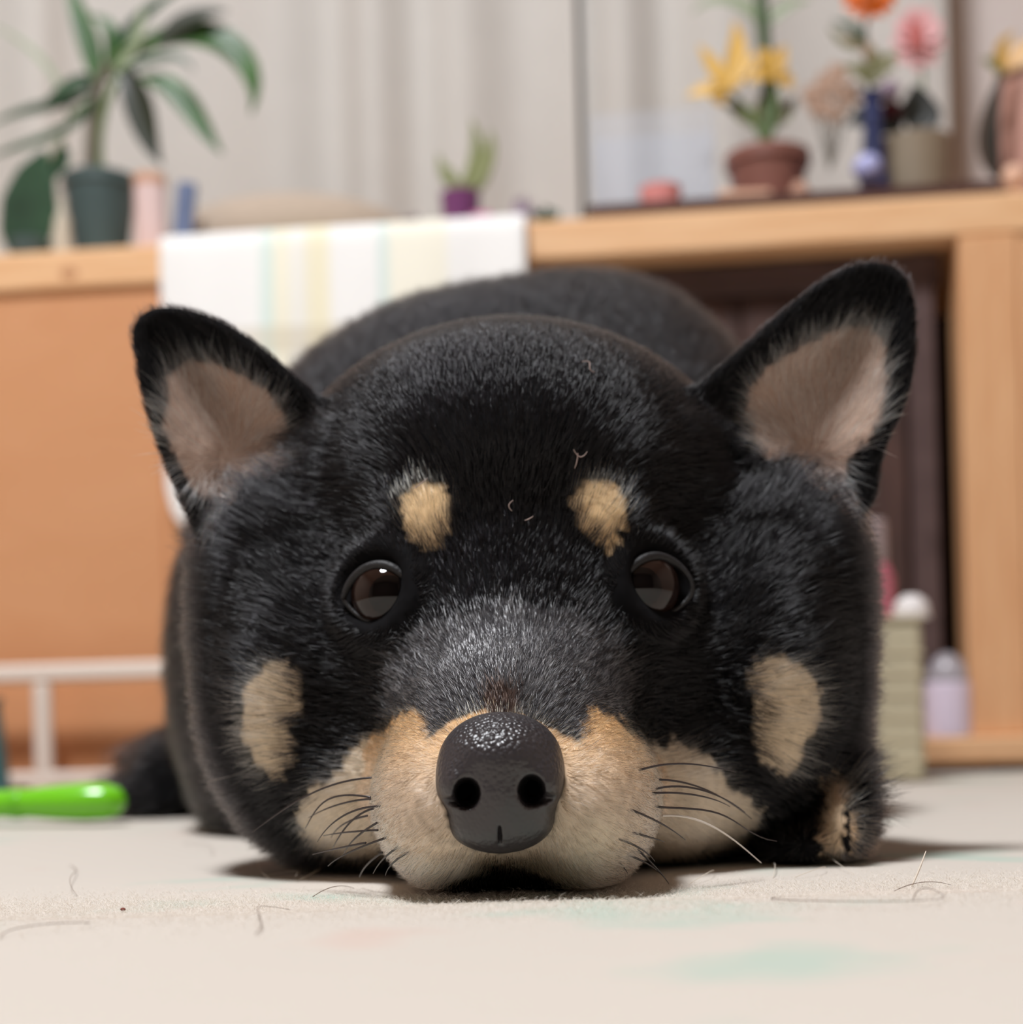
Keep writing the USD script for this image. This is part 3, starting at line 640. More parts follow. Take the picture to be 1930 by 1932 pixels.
# lime green handle at the left
yg = 0.80
prof_px = [(-260, 0.1), (-256, 14), (-240, 19), (-150, 21), (-60, 24), (0, 26), (60, 28), (110, 33), (160, 36), (200, 35), (225, 26), (236, 10), (238, 0.1)]
k = yg / F
hr = thing('green_handle', 'glossy lime green plastic brush handle lying on the sheet at left', 'handle', (W(0, 1513, yg)[0], yg, 0.0345 * yg * 0 + 36 * k + 0.0005))
m_ = lathe([(r * k, x * k) for x, r in prof_px], 32)
m_.apply_transform(trimesh.transformations.rotation_matrix(PI / 2, [0, 1, 0]))
m_.apply_scale((1, 1.15, 1))
obj('grip', m_, M('lime_plastic', lin(112, 196, 30), 0.18, spec=0.6), hr, True)
m_ = lathe([(27.2 * k, 20 * k), (28.6 * k, 22 * k), (29.2 * k, 40 * k), (28.6 * k, 42 * k)], 32)
m_.apply_transform(trimesh.transformations.rotation_matrix(PI / 2, [0, 1, 0]))
m_.apply_scale((1, 1.15, 1))
obj('collar', m_, M('lime_plastic_dark', lin(104, 186, 28), 0.25), hr, True)
# ------------------------------------------------------------------ the dog: one implicit surface, meshed by surface nets
import shapely
from shapely.geometry import Polygon
def smin(a, b, k):
    h = np.clip(0.5 + 0.5 * (b - a) / k, 0, 1)
    return b * (1 - h) + a * h - k * h * (1 - h)
class Field:
    def __init__(s, xs, ys, zs):
        s.x, s.y, s.z = xs, ys, zs
        s.d = np.full((len(xs), len(ys), len(zs)), 1.0)
    def block(s, lo, hi):
        i = [slice(*np.searchsorted(a, [l, h])) for a, l, h in zip((s.x, s.y, s.z), lo, hi)]
        return tuple(i), np.meshgrid(s.x[i[0]], s.y[i[1]], s.z[i[2]], indexing='ij')
    def ell(s, c, r, k=0.012, roll=0.0, cut=False, pitch=0.0):
        c, r = np.array(c, float), np.array(r, float)
        m = r.max() + 0.035
        i, (X, Y, Z) = s.block(c - m, c + m)
        x, y, z = X - c[0], Y - c[1], Z - c[2]
        if roll:
            x, z = x * math.cos(roll) + z * math.sin(roll), -x * math.sin(roll) + z * math.cos(roll)
        if pitch:
            y, z = y * math.cos(pitch) + z * math.sin(pitch), -y * math.sin(pitch) + z * math.cos(pitch)
        k0 = np.sqrt((x / r[0]) ** 2 + (y / r[1]) ** 2 + (z / r[2]) ** 2)
        k1 = np.sqrt((x / r[0] ** 2) ** 2 + (y / r[1] ** 2) ** 2 + (z / r[2] ** 2) ** 2)
        d = k0 * (k0 - 1) / np.maximum(k1, 1e-9)
        s.d[i] = -smin(-s.d[i], d, k) if cut else smin(s.d[i], d, k)
    def px(s, px, py, y, rx, rz, ry, k=0.012, roll=0.0, cut=False, pitch=0.0):
        q = y / F
        s.ell(W(px, py, y), (rx * q, ry, rz * q), k, roll, cut, pitch)
    def mesh(s):
        d, ax = s.d, (s.x, s.y, s.z)
        n = np.array(d.shape)
        neg = d < 0
        acc, cnt = np.zeros((*(n - 1), 3), np.float32), np.zeros(n - 1, np.float32)
        edges = []
        for a in range(3):
            lo = [slice(None)] * 3; hi = [slice(None)] * 3
            lo[a], hi[a] = slice(0, -1), slice(1, None)
            cross = np.argwhere(neg[tuple(lo)] != neg[tuple(hi)])
            c2 = cross.copy(); c2[:, a] += 1
            d0, d1 = d[tuple(cross.T)], d[tuple(c2.T)]
            t = d0 / (d0 - d1)
            p = np.stack([ax[k][cross[:, k]] for k in range(3)], 1)
            p[:, a] += t * (ax[a][c2[:, a]] - ax[a][cross[:, a]])
            b, c = (a + 1) % 3, (a + 2) % 3
            ok = np.ones(len(cross), bool)
            cells = []
            for ob, oc in ((0, 0), (-1, 0), (-1, -1), (0, -1)):
                q = cross.copy(); q[:, b] += ob; q[:, c] += oc
                ok &= ((q >= 0) & (q < n - 1)).all(1)
                cells.append(q)
            for q in cells:
                g = ok
                np.add.at(acc, tuple(q[g].T), p[g]); np.add.at(cnt, tuple(q[g].T), 1)
            edges.append((np.stack([q[ok] for q in cells], 1), d0[ok] < 0))
        idx = -np.ones(n - 1, int)
        used = cnt > 0
        idx[used] = np.arange(used.sum())
        v = acc[used] / cnt[used][:, None]
        f = []
        for q, inside in edges:
            k = idx[q[..., 0], q[..., 1], q[..., 2]]
            k = np.where(inside[:, None], k, k[:, ::-1])
            f += [k[:, [0, 1, 2]], k[:, [0, 2, 3]]]
        return trimesh.Trimesh(v, np.vstack(f), process=False)

fx = np.r_[np.arange(-0.262, -0.1425, 0.005), np.arange(-0.142, 0.146, 0.002), np.arange(0.146, 0.20, 0.006)]
fy = np.r_[np.arange(0.352, 0.53, 0.0018), np.arange(0.53, 0.66, 0.004), np.arange(0.66, 1.27, 0.008)]
fz = np.r_[np.arange(-0.012, 0.215, 0.002), np.arange(0.215, 0.27, 0.004)]
fx, fy, fz = (np.unique(np.round(a, 5)) for a in (fx, fy, fz))
D = Field(fx, fy, fz)
# trunk
D.ell(W(968, 1250, 0.76), (0.163, 0.16, 0.178))
D.ell(W(1120, 900, 0.82), (0.085, 0.13, 0.096), 0.03)
D.ell((0.0, 0.96, 0.085), (0.145, 0.20, 0.105), 0.04)
D.ell((0.01, 1.10, 0.075), (0.125, 0.12, 0.09), 0.04)
D.ell(W(980, 1200, 0.62), (0.105, 0.09, 0.085), 0.03)                  # neck
# hind leg and tail that show left of the cheek
D.px(440, 1400, 0.93, 82, 110, 0.10, 0.02)
D.px(292, 1500, 0.88, 100, 34, 0.040, 0.012, roll=-0.05)
D.px(335, 1450, 0.89, 60, 60, 0.045, 0.015)
D.px(350, 1470, 0.90, 80, 70, 0.05, 0.015)
D.px(300, 1412, 0.955, 95, 17, 0.016, 0.008, roll=0.30)
# head
D.px(965, 990, 0.525, 440, 365, 0.088)
D.px(960, 900, 0.478, 320, 215, 0.045, 0.02)
D.px(604, 1295, 0.500, 210, 316, 0.060, 0.02)
D.px(1398, 1272, 0.500, 222, 331, 0.060, 0.02)
D.px(525, 1085, 0.510, 128, 180, 0.048, 0.02)
D.px(1473, 1065, 0.510, 128, 180, 0.048, 0.02)
D.px(965, 1230, 0.485, 390, 320, 0.066, 0.015)
D.px(965, 1440, 0.480, 300, 200, 0.060, 0.015)
D.px(700, 1480, 0.490, 170, 150, 0.050, 0.015)
D.px(1250, 1480, 0.490, 170, 150, 0.050, 0.015)
D.px(965, 1600, 0.455, 200, 75, 0.052, 0.010)
D.px(852, 1508, 0.425, 146, 164, 0.050, 0.010)
D.px(1092, 1505, 0.425, 150, 170, 0.050, 0.010)
D.px(965, 1450, 0.425, 150, 150, 0.049, 0.010)
D.px(965, 1330, 0.442, 205, 145, 0.050, 0.015)
D.px(950, 1672, 0.385, 120, 32, 0.022, 0.003, cut=True)
D.px(944, 1480, 0.372, 88, 100, 0.012, 0.004, cut=True)                # seat of the nose                # gap under the lips
D.px(805, 1000, 0.452, 85, 70, 0.020, 0.012)
D.px(1132, 998, 0.452, 85, 70, 0.020, 0.012)
# right front paw
D.px(1545, 1500, 0.520, 58, 118, 0.065, 0.010)
D.px(1573, 1558, 0.463, 33, 72, 0.020, 0.004)
D.px(1600, 1572, 0.470, 15, 58, 0.018, 0.003)
D.px(1512, 1590, 0.466, 40, 42, 0.018, 0.004)
D.px(1465, 1600, 0.470, 30, 32, 0.016, 0.004)
# ears: an outline with real cupped thickness
EARS = {'l': ([(392, 1045), (352, 960), (312, 865), (278, 765), (258, 670), (256, 620), (272, 596), (305, 584), (350, 586), (400, 601), (450, 627), (500, 662), (550, 705), (620, 775), (640, 850), (560, 930), (470, 1000)], 0.480),
        'r': ([(1300, 745), (1350, 702), (1405, 652), (1485, 582), (1562, 524), (1620, 500), (1668, 499), (1700, 518), (1718, 558), (1724, 620), (1718, 700), (1690, 792), (1655, 872), (1648, 930), (1618, 985), (1590, 1010), (1480, 960), (1360, 860), (1300, 800)], 0.480)}
def poly_sdf(poly, x, z):
    e = np.full(x.shape, 1e9)
    inside = np.zeros(x.shape, bool)
    n = len(poly)
    for i in range(n):
        ax_, az = poly[i]; bx_, bz = poly[(i + 1) % n]
        ex, ez = bx_ - ax_, bz - az
        t = np.clip(((x - ax_) * ex + (z - az) * ez) / (ex * ex + ez * ez), 0, 1)
        e = np.minimum(e, (x - ax_ - t * ex) ** 2 + (z - az - t * ez) ** 2)
        inside ^= ((az > z) != (bz > z)) & (x < ex * (z - az) / np.where(ez == 0, 1e-12, ez) + ax_)
    e = np.sqrt(e)
    return np.where(inside, -e, e)
def ear_field(key, X, Y, Z):
    pts, y0 = EARS[key]
    poly = np.array([W(a, b, y0)[[0, 2]] for a, b in smooth_path(np.array([(*p, 0) for p in pts + pts[:1]], float), 60)[:-1, :2]])
    x2, z2 = X[:, 0, :], Z[:, 0, :]
    d2 = poly_sdf(poly, x2 * 1.0, z2)
    cup = y0 - 0.006 + 0.014 * smoothstep(0.0, 0.022, -d2) + 0.10 * np.maximum(z2 - 0.13, 0)
    d2, cup = d2[:, None, :], cup[:, None, :]
    dy = np.abs(Y - cup) - 0.0030
    r = 0.0022
    return np.minimum(np.maximum(d2 + r, dy + r), 0) + np.hypot(np.maximum(d2 + r, 0), np.maximum(dy + r, 0)) - r
EAR_D = {}
for key in EARS:
    pts = np.array([W(a, b, 0.48) for a, b in EARS[key][0]])
    i, (X, Y, Z) = D.block(pts.min(0) - (0.02, 0.03, 0.02), pts.max(0) + (0.02, 0.05, 0.02))
    e = ear_field(key, X, Y, Z)
    D.d[i] = smin(D.d[i], e, 0.006)
D.d = np.maximum(D.d, -(D.z + 0.0035)[None, None, :])
np.clip(D.d, -0.006, 0.006, out=D.d)
from scipy.interpolate import RegularGridInterpolator
ip = RegularGridInterpolator((D.x, D.y, D.z), D.d, bounds_error=False, fill_value=0.006)
def first_hit(px, py):                                   # the first point of the surface behind a pixel
    t_ = np.arange(0.36, 0.6, 0.0004)
    w = np.array([0, 0, H]) + t_[:, None] * ray(px, py)
    return w[np.argmax(ip(w) < 0)]
ip_eyes = []
for a, b in ((713, 1116), (1233, 1101)):                 # orbits: a low rim of flesh round each eye, in the plane of the face there
    c0 = first_hit(a, b)
    n_ = np.cross(first_hit(a + 85, b) - first_hit(a - 85, b), first_hit(a, b - 85) - first_hit(a, b + 85))
    n_ /= np.linalg.norm(n_) * (-1 if n_[1] > 0 else 1)
    ip_eyes.append((a, b, c0, n_))
    i, (X, Y, Z) = D.block(c0 - 0.024, c0 + 0.024)
    x, y, z = X - c0[0], Y - c0[1], Z - c0[2]
    hgt = x * n_[0] + y * n_[1] + z * n_[2]
    rad = np.sqrt(np.maximum(x * x + y * y + z * z - hgt * hgt, 0))
    D.d[i] = smin(D.d[i], np.hypot(rad - 0.0128, hgt - 0.0006) - 0.0028, 0.004)
body_mesh = D.mesh()
def relax(m, n, lam=0.5):
    import scipy.sparse as sp
    e = m.edges_unique
    k = len(m.vertices)
    A = sp.coo_matrix((np.ones(2 * len(e)), (np.r_[e[:, 0], e[:, 1]], np.r_[e[:, 1], e[:, 0]])), (k, k)).tocsr()
    A = sp.diags(1 / np.maximum(np.asarray(A.sum(1)).ravel(), 1)) @ A
    v = np.array(m.vertices)
    for i in range(n):
        v = v + lam * (A @ v - v)
        v = v - (lam + 0.02) * (A @ v - v)
    return trimesh.Trimesh(v, m.faces, process=False)
body_mesh = relax(body_mesh, 5)

# nose leather
def fine(px0, px1, py0, py1, y0, y1, step):
    a, b = W(px0, py1, y0), W(px1, py0, y1)
    return Field(np.arange(a[0], b[0], step), np.arange(y0 - 0.003, y1, step), np.arange(a[2] - 0.001, b[2] + 0.003, step))
N = fine(790, 1100, 1320, 1640, 0.362, 0.398, 0.0006)
N.px(944, 1436, 0.3815, 118, 84, 0.0150, 0.004)
N.px(944, 1410, 0.3850, 90, 62, 0.0150, 0.004)
N.px(874, 1480, 0.3785, 52, 56, 0.0105, 0.003)
N.px(1014, 1476, 0.3785, 50, 56, 0.0105, 0.003)
N.px(944, 1500, 0.3790, 78, 70, 0.0120, 0.004)
N.px(944, 1546, 0.3800, 102, 64, 0.0105, 0.004)
N.px(944, 1490, 0.3885, 96, 70, 0.0085, 0.003)
for sgn, cx, cy in ((-1, 880, 1497), (1, 1003, 1492)):
    N.px(cx, cy, 0.3665, 26, 30, 0.0175, 0.0010, cut=True)
    N.px(cx + sgn * 24, cy + 17, 0.3675, 38, 10, 0.0060, 0.0010, roll=sgn * 0.12, cut=True)
N.px(944, 1592, 0.3690, 3.6, 36, 0.0042, 0.0006, cut=True)
np.clip(N.d, -0.003, 0.003, out=N.d)
nose_mesh = relax(N.mesh(), 2)

# eyes: how far the skin lies along the line of sight
def skin_y(px, py):
    p = pix(body_mesh.vertices)
    near = np.hypot(p[:, 0] - px, p[:, 1] - py) < 14
    v = body_mesh.vertices[near]
    return v[v[:, 1] < v[:, 1].min() + 0.01, 1].mean()
EYE = [(a, b, c0 - n_ * 0.0056, 0.0112) for a, b, c0, n_ in ip_eyes]
LID = ([(648, 1130), (662, 1097), (693, 1071), (728, 1067), (760, 1085), (782, 1118), (781, 1146), (757, 1166), (718, 1175), (680, 1164)],
       [(1160, 1136), (1170, 1102), (1194, 1068), (1229, 1050), (1269, 1059), (1298, 1086), (1306, 1112), (1282, 1145), (1243, 1163), (1196, 1157)])
# ------------------------------------------------------------------ fur
def inside(poly, q):
    P_ = Polygon(poly)
    shapely.prepare(P_)
    return shapely.contains_xy(P_, q[:, 0], q[:, 1])
BROW = ([(752, 960), (770, 925), (800, 910), (840, 915), (853, 950), (850, 985), (828, 1030), (805, 1038), (775, 1010)],
        [(1083, 950), (1090, 918), (1120, 905), (1165, 912), (1182, 945), (1182, 975), (1168, 1020), (1148, 1036), (1118, 1020), (1095, 990)])
CHEEK = ([(462, 1300), (500, 1258), (545, 1250), (566, 1275), (562, 1330), (550, 1400), (562, 1440), (520, 1475), (478, 1440), (450, 1390)],
         [(1418, 1240), (1460, 1238), (1520, 1255), (1545, 1290), (1545, 1360), (1515, 1420), (1480, 1470), (1440, 1440), (1420, 1390), (1428, 1320), (1412, 1280)])
CHOP = ([(700, 1390), (650, 1430), (600, 1480), (560, 1530), (570, 1580), (610, 1612), (720, 1625), (740, 1500)],
        [(1225, 1405), (1290, 1400), (1345, 1440), (1390, 1490), (1440, 1530), (1400, 1590), (1300, 1618), (1220, 1625), (1200, 1500)])
MUZZLE = [(745, 1350), (790, 1335), (810, 1395), (850, 1362), (900, 1345), (950, 1342), (1010, 1350), (1060, 1380), (1100, 1400), (1108, 1335), (1160, 1352), (1215, 1400), (1250, 1450), (1275, 1540), (1260, 1640), (1190, 1720), (700, 1720), (672, 1620), (676, 1500), (690, 1400)]
SHEEN_GREY = [(760, 1210), (830, 1165), (960, 1130), (1080, 1150), (1165, 1195), (1195, 1280), (1185, 1350), (1100, 1395), (1060, 1390), (960, 1350), (850, 1370), (800, 1400), (720, 1345), (725, 1270)]
LIP = [(840, 1668), (880, 1648), (945, 1632), (1010, 1645), (1060, 1668), (1100, 1740), (800, 1740)]
EAR_IN = ([(312, 710), (345, 682), (400, 683), (450, 705), (500, 735), (535, 775), (546, 830), (540, 885), (500, 905), (462, 900), (440, 950), (415, 972), (398, 1008), (390, 1004), (398, 950), (365, 925), (335, 870), (305, 800), (318, 760)],
          [(1412, 735), (1450, 692), (1510, 655), (1570, 625), (1640, 614), (1668, 650), (1672, 720), (1662, 780), (1640, 830), (1600, 868), (1598, 915), (1618, 945), (1622, 985), (1604, 985), (1570, 935), (1520, 905), (1503, 855), (1440, 868), (1420, 810), (1408, 770)])
PAW = ([(1548, 1470), (1575, 1458), (1598, 1475), (1596, 1520), (1590, 1580), (1580, 1625), (1552, 1630), (1540, 1580), (1552, 1520)], [(1602, 1520), (1618, 1540), (1616, 1620), (1604, 1625)])
BLACK, TAN, CREAM, EARC = np.array(lin(14, 13, 15)), np.array(lin(222, 190, 148)), np.array(lin(222, 205, 182)), np.array(lin(244, 232, 214))
MUZ1, MUZ2, SHEEN_GREYC = np.array(lin(222, 178, 128)), np.array(lin(226, 205, 183)), np.array(lin(186, 182, 184))
CANAL = [W(432, 868, 0.487), W(1530, 862, 0.487)]
NOSE0 = W(944, 1440, 0.372)

def coat(q, v, nrm, rnd, soft, skin=False):
    """(part number, colour) of the hairs rooted at v, whose front view is q; soft widens the mixed edge of each patch."""
    n = len(q)
    wob = np.stack([meshkit.noise(v * 260, 11), meshkit.noise(v * 260, 12)], -1) - 0.5
    q = q + wob * 22 + rnd.normal(size=q.shape) * soft
    part = np.zeros(n, int)
    col = np.tile(BLACK, (n, 1)) * (0.6 + 0.8 * rnd.random((n, 1)))
    front = (nrm[:, 1] < 0.25) & (v[:, 1] < 0.53)
    def put(mask, c, var, p):
        m = mask & front
        col[m] = c * (1 - var + 2 * var * rnd.random((m.sum(), 1)))
        part[m] = p
    u = np.full(n, 0.5) if skin else rnd.random(n)
    put(inside(SHEEN_GREY, q) & (u < 0.50), SHEEN_GREYC, 0.7, 6)  # grey hairs, with the sheen of the muzzle top put into their colour
    put(inside(SHEEN_GREY, q) & (u >= 0.50), SHEEN_GREYC * 0.12 if skin else BLACK * 1.6, 0.4, 6)
    for k in (0, 1):
        put(inside(CHOP[k], q), CREAM, 0.15, 5)
        put(inside(CHEEK[k], q) & (u < 0.93), CREAM * (0.97, 0.93, 0.86), 0.2, 3 + k)
        put(inside(BROW[k], q) & (u < 0.9), TAN, 0.25, 1 + k)
        put(inside(PAW[k], q), CREAM * (0.9, 0.8, 0.7), 0.2, 0)
    m = inside(MUZZLE, q) & (v[:, 1] < 0.44)
    put(m, MUZ2, 0.18, 6)
    t = smoothstep(1330, 1560, q[:, 1])[:, None]
    mm = m & front
    col[mm] = ((1 - t) * MUZ1 + t * MUZ2)[mm] * (0.8 + 0.4 * rnd.random((mm.sum(), 1)))
    dk = mm & (u < 0.22)
    col[dk] *= 0.14
    put(inside(LIP, q), BLACK * 0.6, 0.3, 6)
    put((np.hypot((q[:, 0] - 944) / 1.1, q[:, 1] - 1318) < 34) & (u < 0.75), np.array(lin(62, 48, 42)), 0.4, 6)
    return part, col, front

def ear_dist(v):
    out = np.full(len(v), 1.0)
    for key in EARS:
        m = (v[:, 1] > 0.45) & (v[:, 1] < 0.53) & (v[:, 2] > 0.09) & ((v[:, 0] < 0) == (key == 'l'))
        if m.any():
            pts, y0 = EARS[key]
            poly = np.array([W(a, b, y0)[[0, 2]] for a, b in smooth_path(np.array([(*p, 0) for p in pts + pts[:1]], float), 60)[:-1, :2]])
            d2 = poly_sdf(poly, v[m, 0], v[m, 2])
            cup = y0 - 0.006 + 0.014 * smoothstep(0.0, 0.022, -d2) + 0.10 * np.maximum(v[m, 2] - 0.13, 0)
            out[m] = np.maximum(d2, np.abs(v[m, 1] - cup) - 0.0030)
    return out

tri = body_mesh.triangles
area = body_mesh.area_faces
cen = body_mesh.triangles_center
fn = body_mesh.face_normals
vn = np.array(body_mesh.vertex_normals)
tocam = np.array([0, 0, H]) - cen
facing = (fn * tocam).sum(1) / np.linalg.norm(tocam, axis=1)
dens = np.where(facing > -0.15, 1.0, 0.22)
dens *= np.where(cen[:, 1] < 0.56, 1.0, np.where(cen[:, 1] < 0.84, 0.35, 0.16))
dens *= np.where(cen[:, 2] < -0.002, 0.0, 1.0)
dens *= 1 + 0.9 * smoothstep(0.45, 0.40, cen[:, 1])
NH = 208000
pf = area * dens
fid = np.sort(rng.choice(len(pf), NH, p=pf / pf.sum()))
bc = rng.dirichlet((1, 1, 1), NH)
root = (tri[fid] * bc[..., None]).sum(1)
nrm = (vn[body_mesh.faces[fid]] * bc[..., None]).sum(1)
nrm /= np.linalg.norm(nrm, axis=1, keepdims=True)
q = pix(root)
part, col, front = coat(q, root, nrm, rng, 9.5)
ed = ear_dist(root)
is_ear = ed < 0.0018
qn = q + rng.normal(size=q.shape) * 6
side = (root[:, 0] > 0.01).astype(int)
ear_in = np.zeros(NH, bool)
for k in (0, 1):
    ear_in |= inside(EAR_IN[k], qn) & (side == k) & (root[:, 1] > 0.44) & (root[:, 1] < 0.525) & (nrm[:, 1] < 0.1) & (ed < 0.004)
part[is_ear & ~ear_in] = 0
col[is_ear & ~ear_in] = BLACK * (0.5 + 0.5 * rng.random((NH, 1)))[is_ear & ~ear_in]
part[ear_in] = 7 + side[ear_in]
clump = smoothstep(0.3, 0.7, meshkit.noise(root * 420, 31))[:, None]
col[ear_in] = (EARC * (0.6 + 0.5 * clump) * (0.7 + 0.6 * rng.random((NH, 1))))[ear_in]

# flow of the coat: away from the nose over the head, away from the canal in the ears, backwards on the trunk
d = root - NOSE0
d /= np.linalg.norm(d, axis=1, keepdims=True)
d += np.array([0, 0.35, 0.0]) * smoothstep(0.40, 0.47, root[:, 1])[:, None]
lat = smoothstep(130, 330, np.abs(q[:, 0] - 962)) * smoothstep(1300, 1150, q[:, 1]) * (root[:, 1] < 0.54)
d[:, 2] *= 1 - 0.85 * lat
for k in (0, 1):
    m = ear_in & (side == k)
    e = root[m] - CANAL[k]
    e[:, 1] *= 0.3
    d[m] = e / np.linalg.norm(e, axis=1, keepdims=True)
m = is_ear & ~ear_in
d[m] = np.stack([np.where(side[m] == 1, 0.5, -0.5), np.full(m.sum(), 0.1), np.ones(m.sum())], -1)
m = root[:, 1] > 0.56
d[m] = np.stack([root[m, 0] * 2.5, np.full(m.sum(), 0.55), 0.35 - (root[m, 2] < 0.13) * 0.5], -1)
m = (part == 1) | (part == 2)
d[m] += np.stack([np.where(side[m] == 1, 0.15, -0.15), np.zeros(m.sum()), np.full(m.sum(), 0.6)], -1)
swirl = np.stack([meshkit.noise(root * 170, s) - 0.5 for s in (21, 22, 23)], -1) + 0.7 * np.stack([meshkit.noise(root * 480, s) - 0.5 for s in (24, 25, 26)], -1)
d += swirl * (np.where(ear_in, 0.9, 0.45) * (1 - 0.4 * (~ear_in) * smoothstep(0.115, 0.14, root[:, 2])))[:, None] + rng.normal(size=d.shape) * 0.10
t = d - nrm * (d * nrm).sum(1, keepdims=True)
t /= np.maximum(np.linalg.norm(t, axis=1, keepdims=True), 1e-9)

# length and lift
muz = smoothstep(0.445, 0.405, root[:, 1])
ln = 0.0090 * (1 - muz) + 0.0044 * muz
ln *= 1 - 0.3 * smoothstep(0.115, 0.14, root[:, 2])
ln = np.where((root[:, 1] > 0.455) & (root[:, 2] < 0.135) & (np.abs(root[:, 0] - 0.003) > 0.045), 0.0150, ln)
ln = np.where(root[:, 1] > 0.56, 0.020, ln)
ln = np.where(is_ear, 0.0040, ln)
ln = np.where(ear_in, 0.0105, ln)
ln = np.where((part == 1) | (part == 2), 0.0075, ln)
ln = np.where(part == 5, 0.0080, ln)
ln = np.where((q[:, 1] > 1590) & (muz > 0.5), np.where(np.abs(q[:, 0] - 945) < 170, 0.0078, 0.0058), ln)
lift = np.where(muz > 0.5, 0.35, 0.42)
cheeky = (root[:, 1] > 0.455) & (root[:, 2] < 0.135) & (np.abs(root[:, 0] - 0.003) > 0.045)
lift = np.where(cheeky, 0.62, lift)
lift = np.where(root[:, 1] > 0.56, 0.65, lift)
lift = np.where(is_ear, np.where(ear_in, 0.6, 0.4), lift)
keep = np.ones(NH, bool)
for k, (px_, py_, c, r) in enumerate(EYE):
    rr = np.hypot(q[:, 0] - px_, q[:, 1] - py_)
    near = (root[:, 1] < 0.47) & (rr < 170)
    keep &= ~(shapely.contains_xy(Polygon(LID[k]).buffer(3), q[:, 0], q[:, 1]) & (root[:, 1] < 0.47))
    ln = np.where(near, np.minimum(ln, 0.0030 + 0.0060 * np.clip((rr - 62) / 100, 0, 1)), ln)
    e = root - c
    e[:, 1] = 0
    e /= np.maximum(np.linalg.norm(e, axis=1, keepdims=True), 1e-9)
    wgt = np.where(near, np.clip((120 - rr) / 50, 0, 1), 0)[:, None]
    t = t * (1 - 0.75 * wgt) + e * 0.75 * wgt
    lift = np.where(near & (rr < 110), 0.2, lift)
nosepoly = [(825, 1470), (838, 1420), (880, 1380), (944, 1362), (1010, 1378), (1052, 1420), (1064, 1470), (1050, 1520), (1030, 1575), (990, 1600), (944, 1612), (900, 1600), (858, 1575), (838, 1520)]
keep &= ~(inside(nosepoly, q) & (root[:, 1] < 0.42))
gz = ground(root[:, 0], root[:, 1]) + 0.0015
keep &= root[:, 2] > gz
ln = ln * (0.75 + 0.5 * rng.random(NH))
lift = lift * (0.7 + 0.6 * rng.random(NH))
s = ln[:, None]
n1 = np.cos(lift)[:, None] * t + np.sin(lift)[:, None] * nrm
n2 = t * 1.0 + nrm * (0.35 * np.sin(lift))[:, None] + rng.normal(size=t.shape) * 0.10
n2 /= np.linalg.norm(n2, axis=1, keepdims=True)
n3 = t - nrm * 0.10 + rng.normal(size=t.shape) * 0.16
n3 /= np.linalg.norm(n3, axis=1, keepdims=True)
P0 = root - nrm * 0.0004
P1 = root + (0.6 * n1 + 0.4 * n2) * s * 0.48
P2 = P1 + (0.4 * n2 + 0.6 * n3) * s * 0.52
hair = np.stack([P0, P1, P2], 1)
for k in range(1, 3):
    hair[:, k, 2] = np.maximum(hair[:, k, 2], gz - 0.0005 + 0.0005 * k)
wid = np.where(muz > 0.5, 0.00012, 0.00013) * np.where(root[:, 1] > 0.56, 1.7, 1.0) * np.where(ear_in, 1.3, 1.0) * (0.8 + 0.4 * rng.random(NH))
widths = wid[:, None] * np.array([1.0, 0.8, 0.15])

fur_mat = usdkit.material(stage, '/World/Looks/fur', {'a': ('attribute', {'attribute': 'furcolor'}), 'h': ('principled_hair_bsdf', {'model': 'Chiang', 'parametrization': 'Direct coloring', 'roughness': 0.17, 'radial_roughness': 0.35, 'ior': 1.42, 'coat': 0.0, 'random_roughness': 0.2})},
    [('a.color', 'h.color')], surface='h.BSDF')
def curves(name, parent, pts, wd, color, mat, label=None, kind=None, **kw):
    n, k = pts.shape[:2]
    c = UsdGeom.BasisCurves.Define(stage, numbered(path_of(parent), name))
    c.CreateTypeAttr('cubic'); c.CreateBasisAttr('catmullRom'); c.CreateWrapAttr('pinned')
    c.CreateCurveVertexCountsAttr(Vt.IntArray.FromNumpy(np.full(n, k, np.int32)))
    c.CreatePointsAttr(Vt.Vec3fArray.FromNumpy(pts.reshape(-1, 3).astype(np.float32)))
    c.CreateWidthsAttr(Vt.FloatArray.FromNumpy(wd.reshape(-1).astype(np.float32)))
    c.SetWidthsInterpolation('vertex')
    UsdGeom.PrimvarsAPI(c).CreatePrimvar('furcolor', Sdf.ValueTypeNames.Color3fArray, 'uniform').Set(Vt.Vec3fArray.FromNumpy(color.astype(np.float32)))
    UsdShade.MaterialBindingAPI.Apply(c.GetPrim()).Bind(mat)
    return tag(c, label, kw.get('cat'), kw.get('group'), kind)

dog = thing('dog', 'black and tan dog lying with its chin flat on the pale sheet', 'dog')
# skin takes the colour of the hair that grows on it
vq = pix(body_mesh.vertices)
r2 = np.random.default_rng(3)
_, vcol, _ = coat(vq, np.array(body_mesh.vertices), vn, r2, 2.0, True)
ved = ear_dist(np.array(body_mesh.vertices)) < 0.0018
vcol[ved] = BLACK * 0.7
vcol[inside(nosepoly, vq) & (body_mesh.vertices[:, 1] < 0.42)] = BLACK * 0.5
for k in (0, 1):
    m = inside(EAR_IN[k], vq) & (body_mesh.vertices[:, 1] > 0.44) & (body_mesh.vertices[:, 1] < 0.525) & (vn[:, 1] < 0.1)
    vcol[m] = EARC * (0.55, 0.43, 0.40)
skin_mat = usdkit.material(stage, '/World/Looks/skin', {'a': ('attribute', {'attribute': 'furcolor'}), 'p': ('principled_bsdf', {'roughness': 0.85, 'specular_ior_level': 0.1})}, [('a.color', 'p.base_color')], surface='p.BSDF')
bp = obj('body', body_mesh, skin_mat, dog, True)
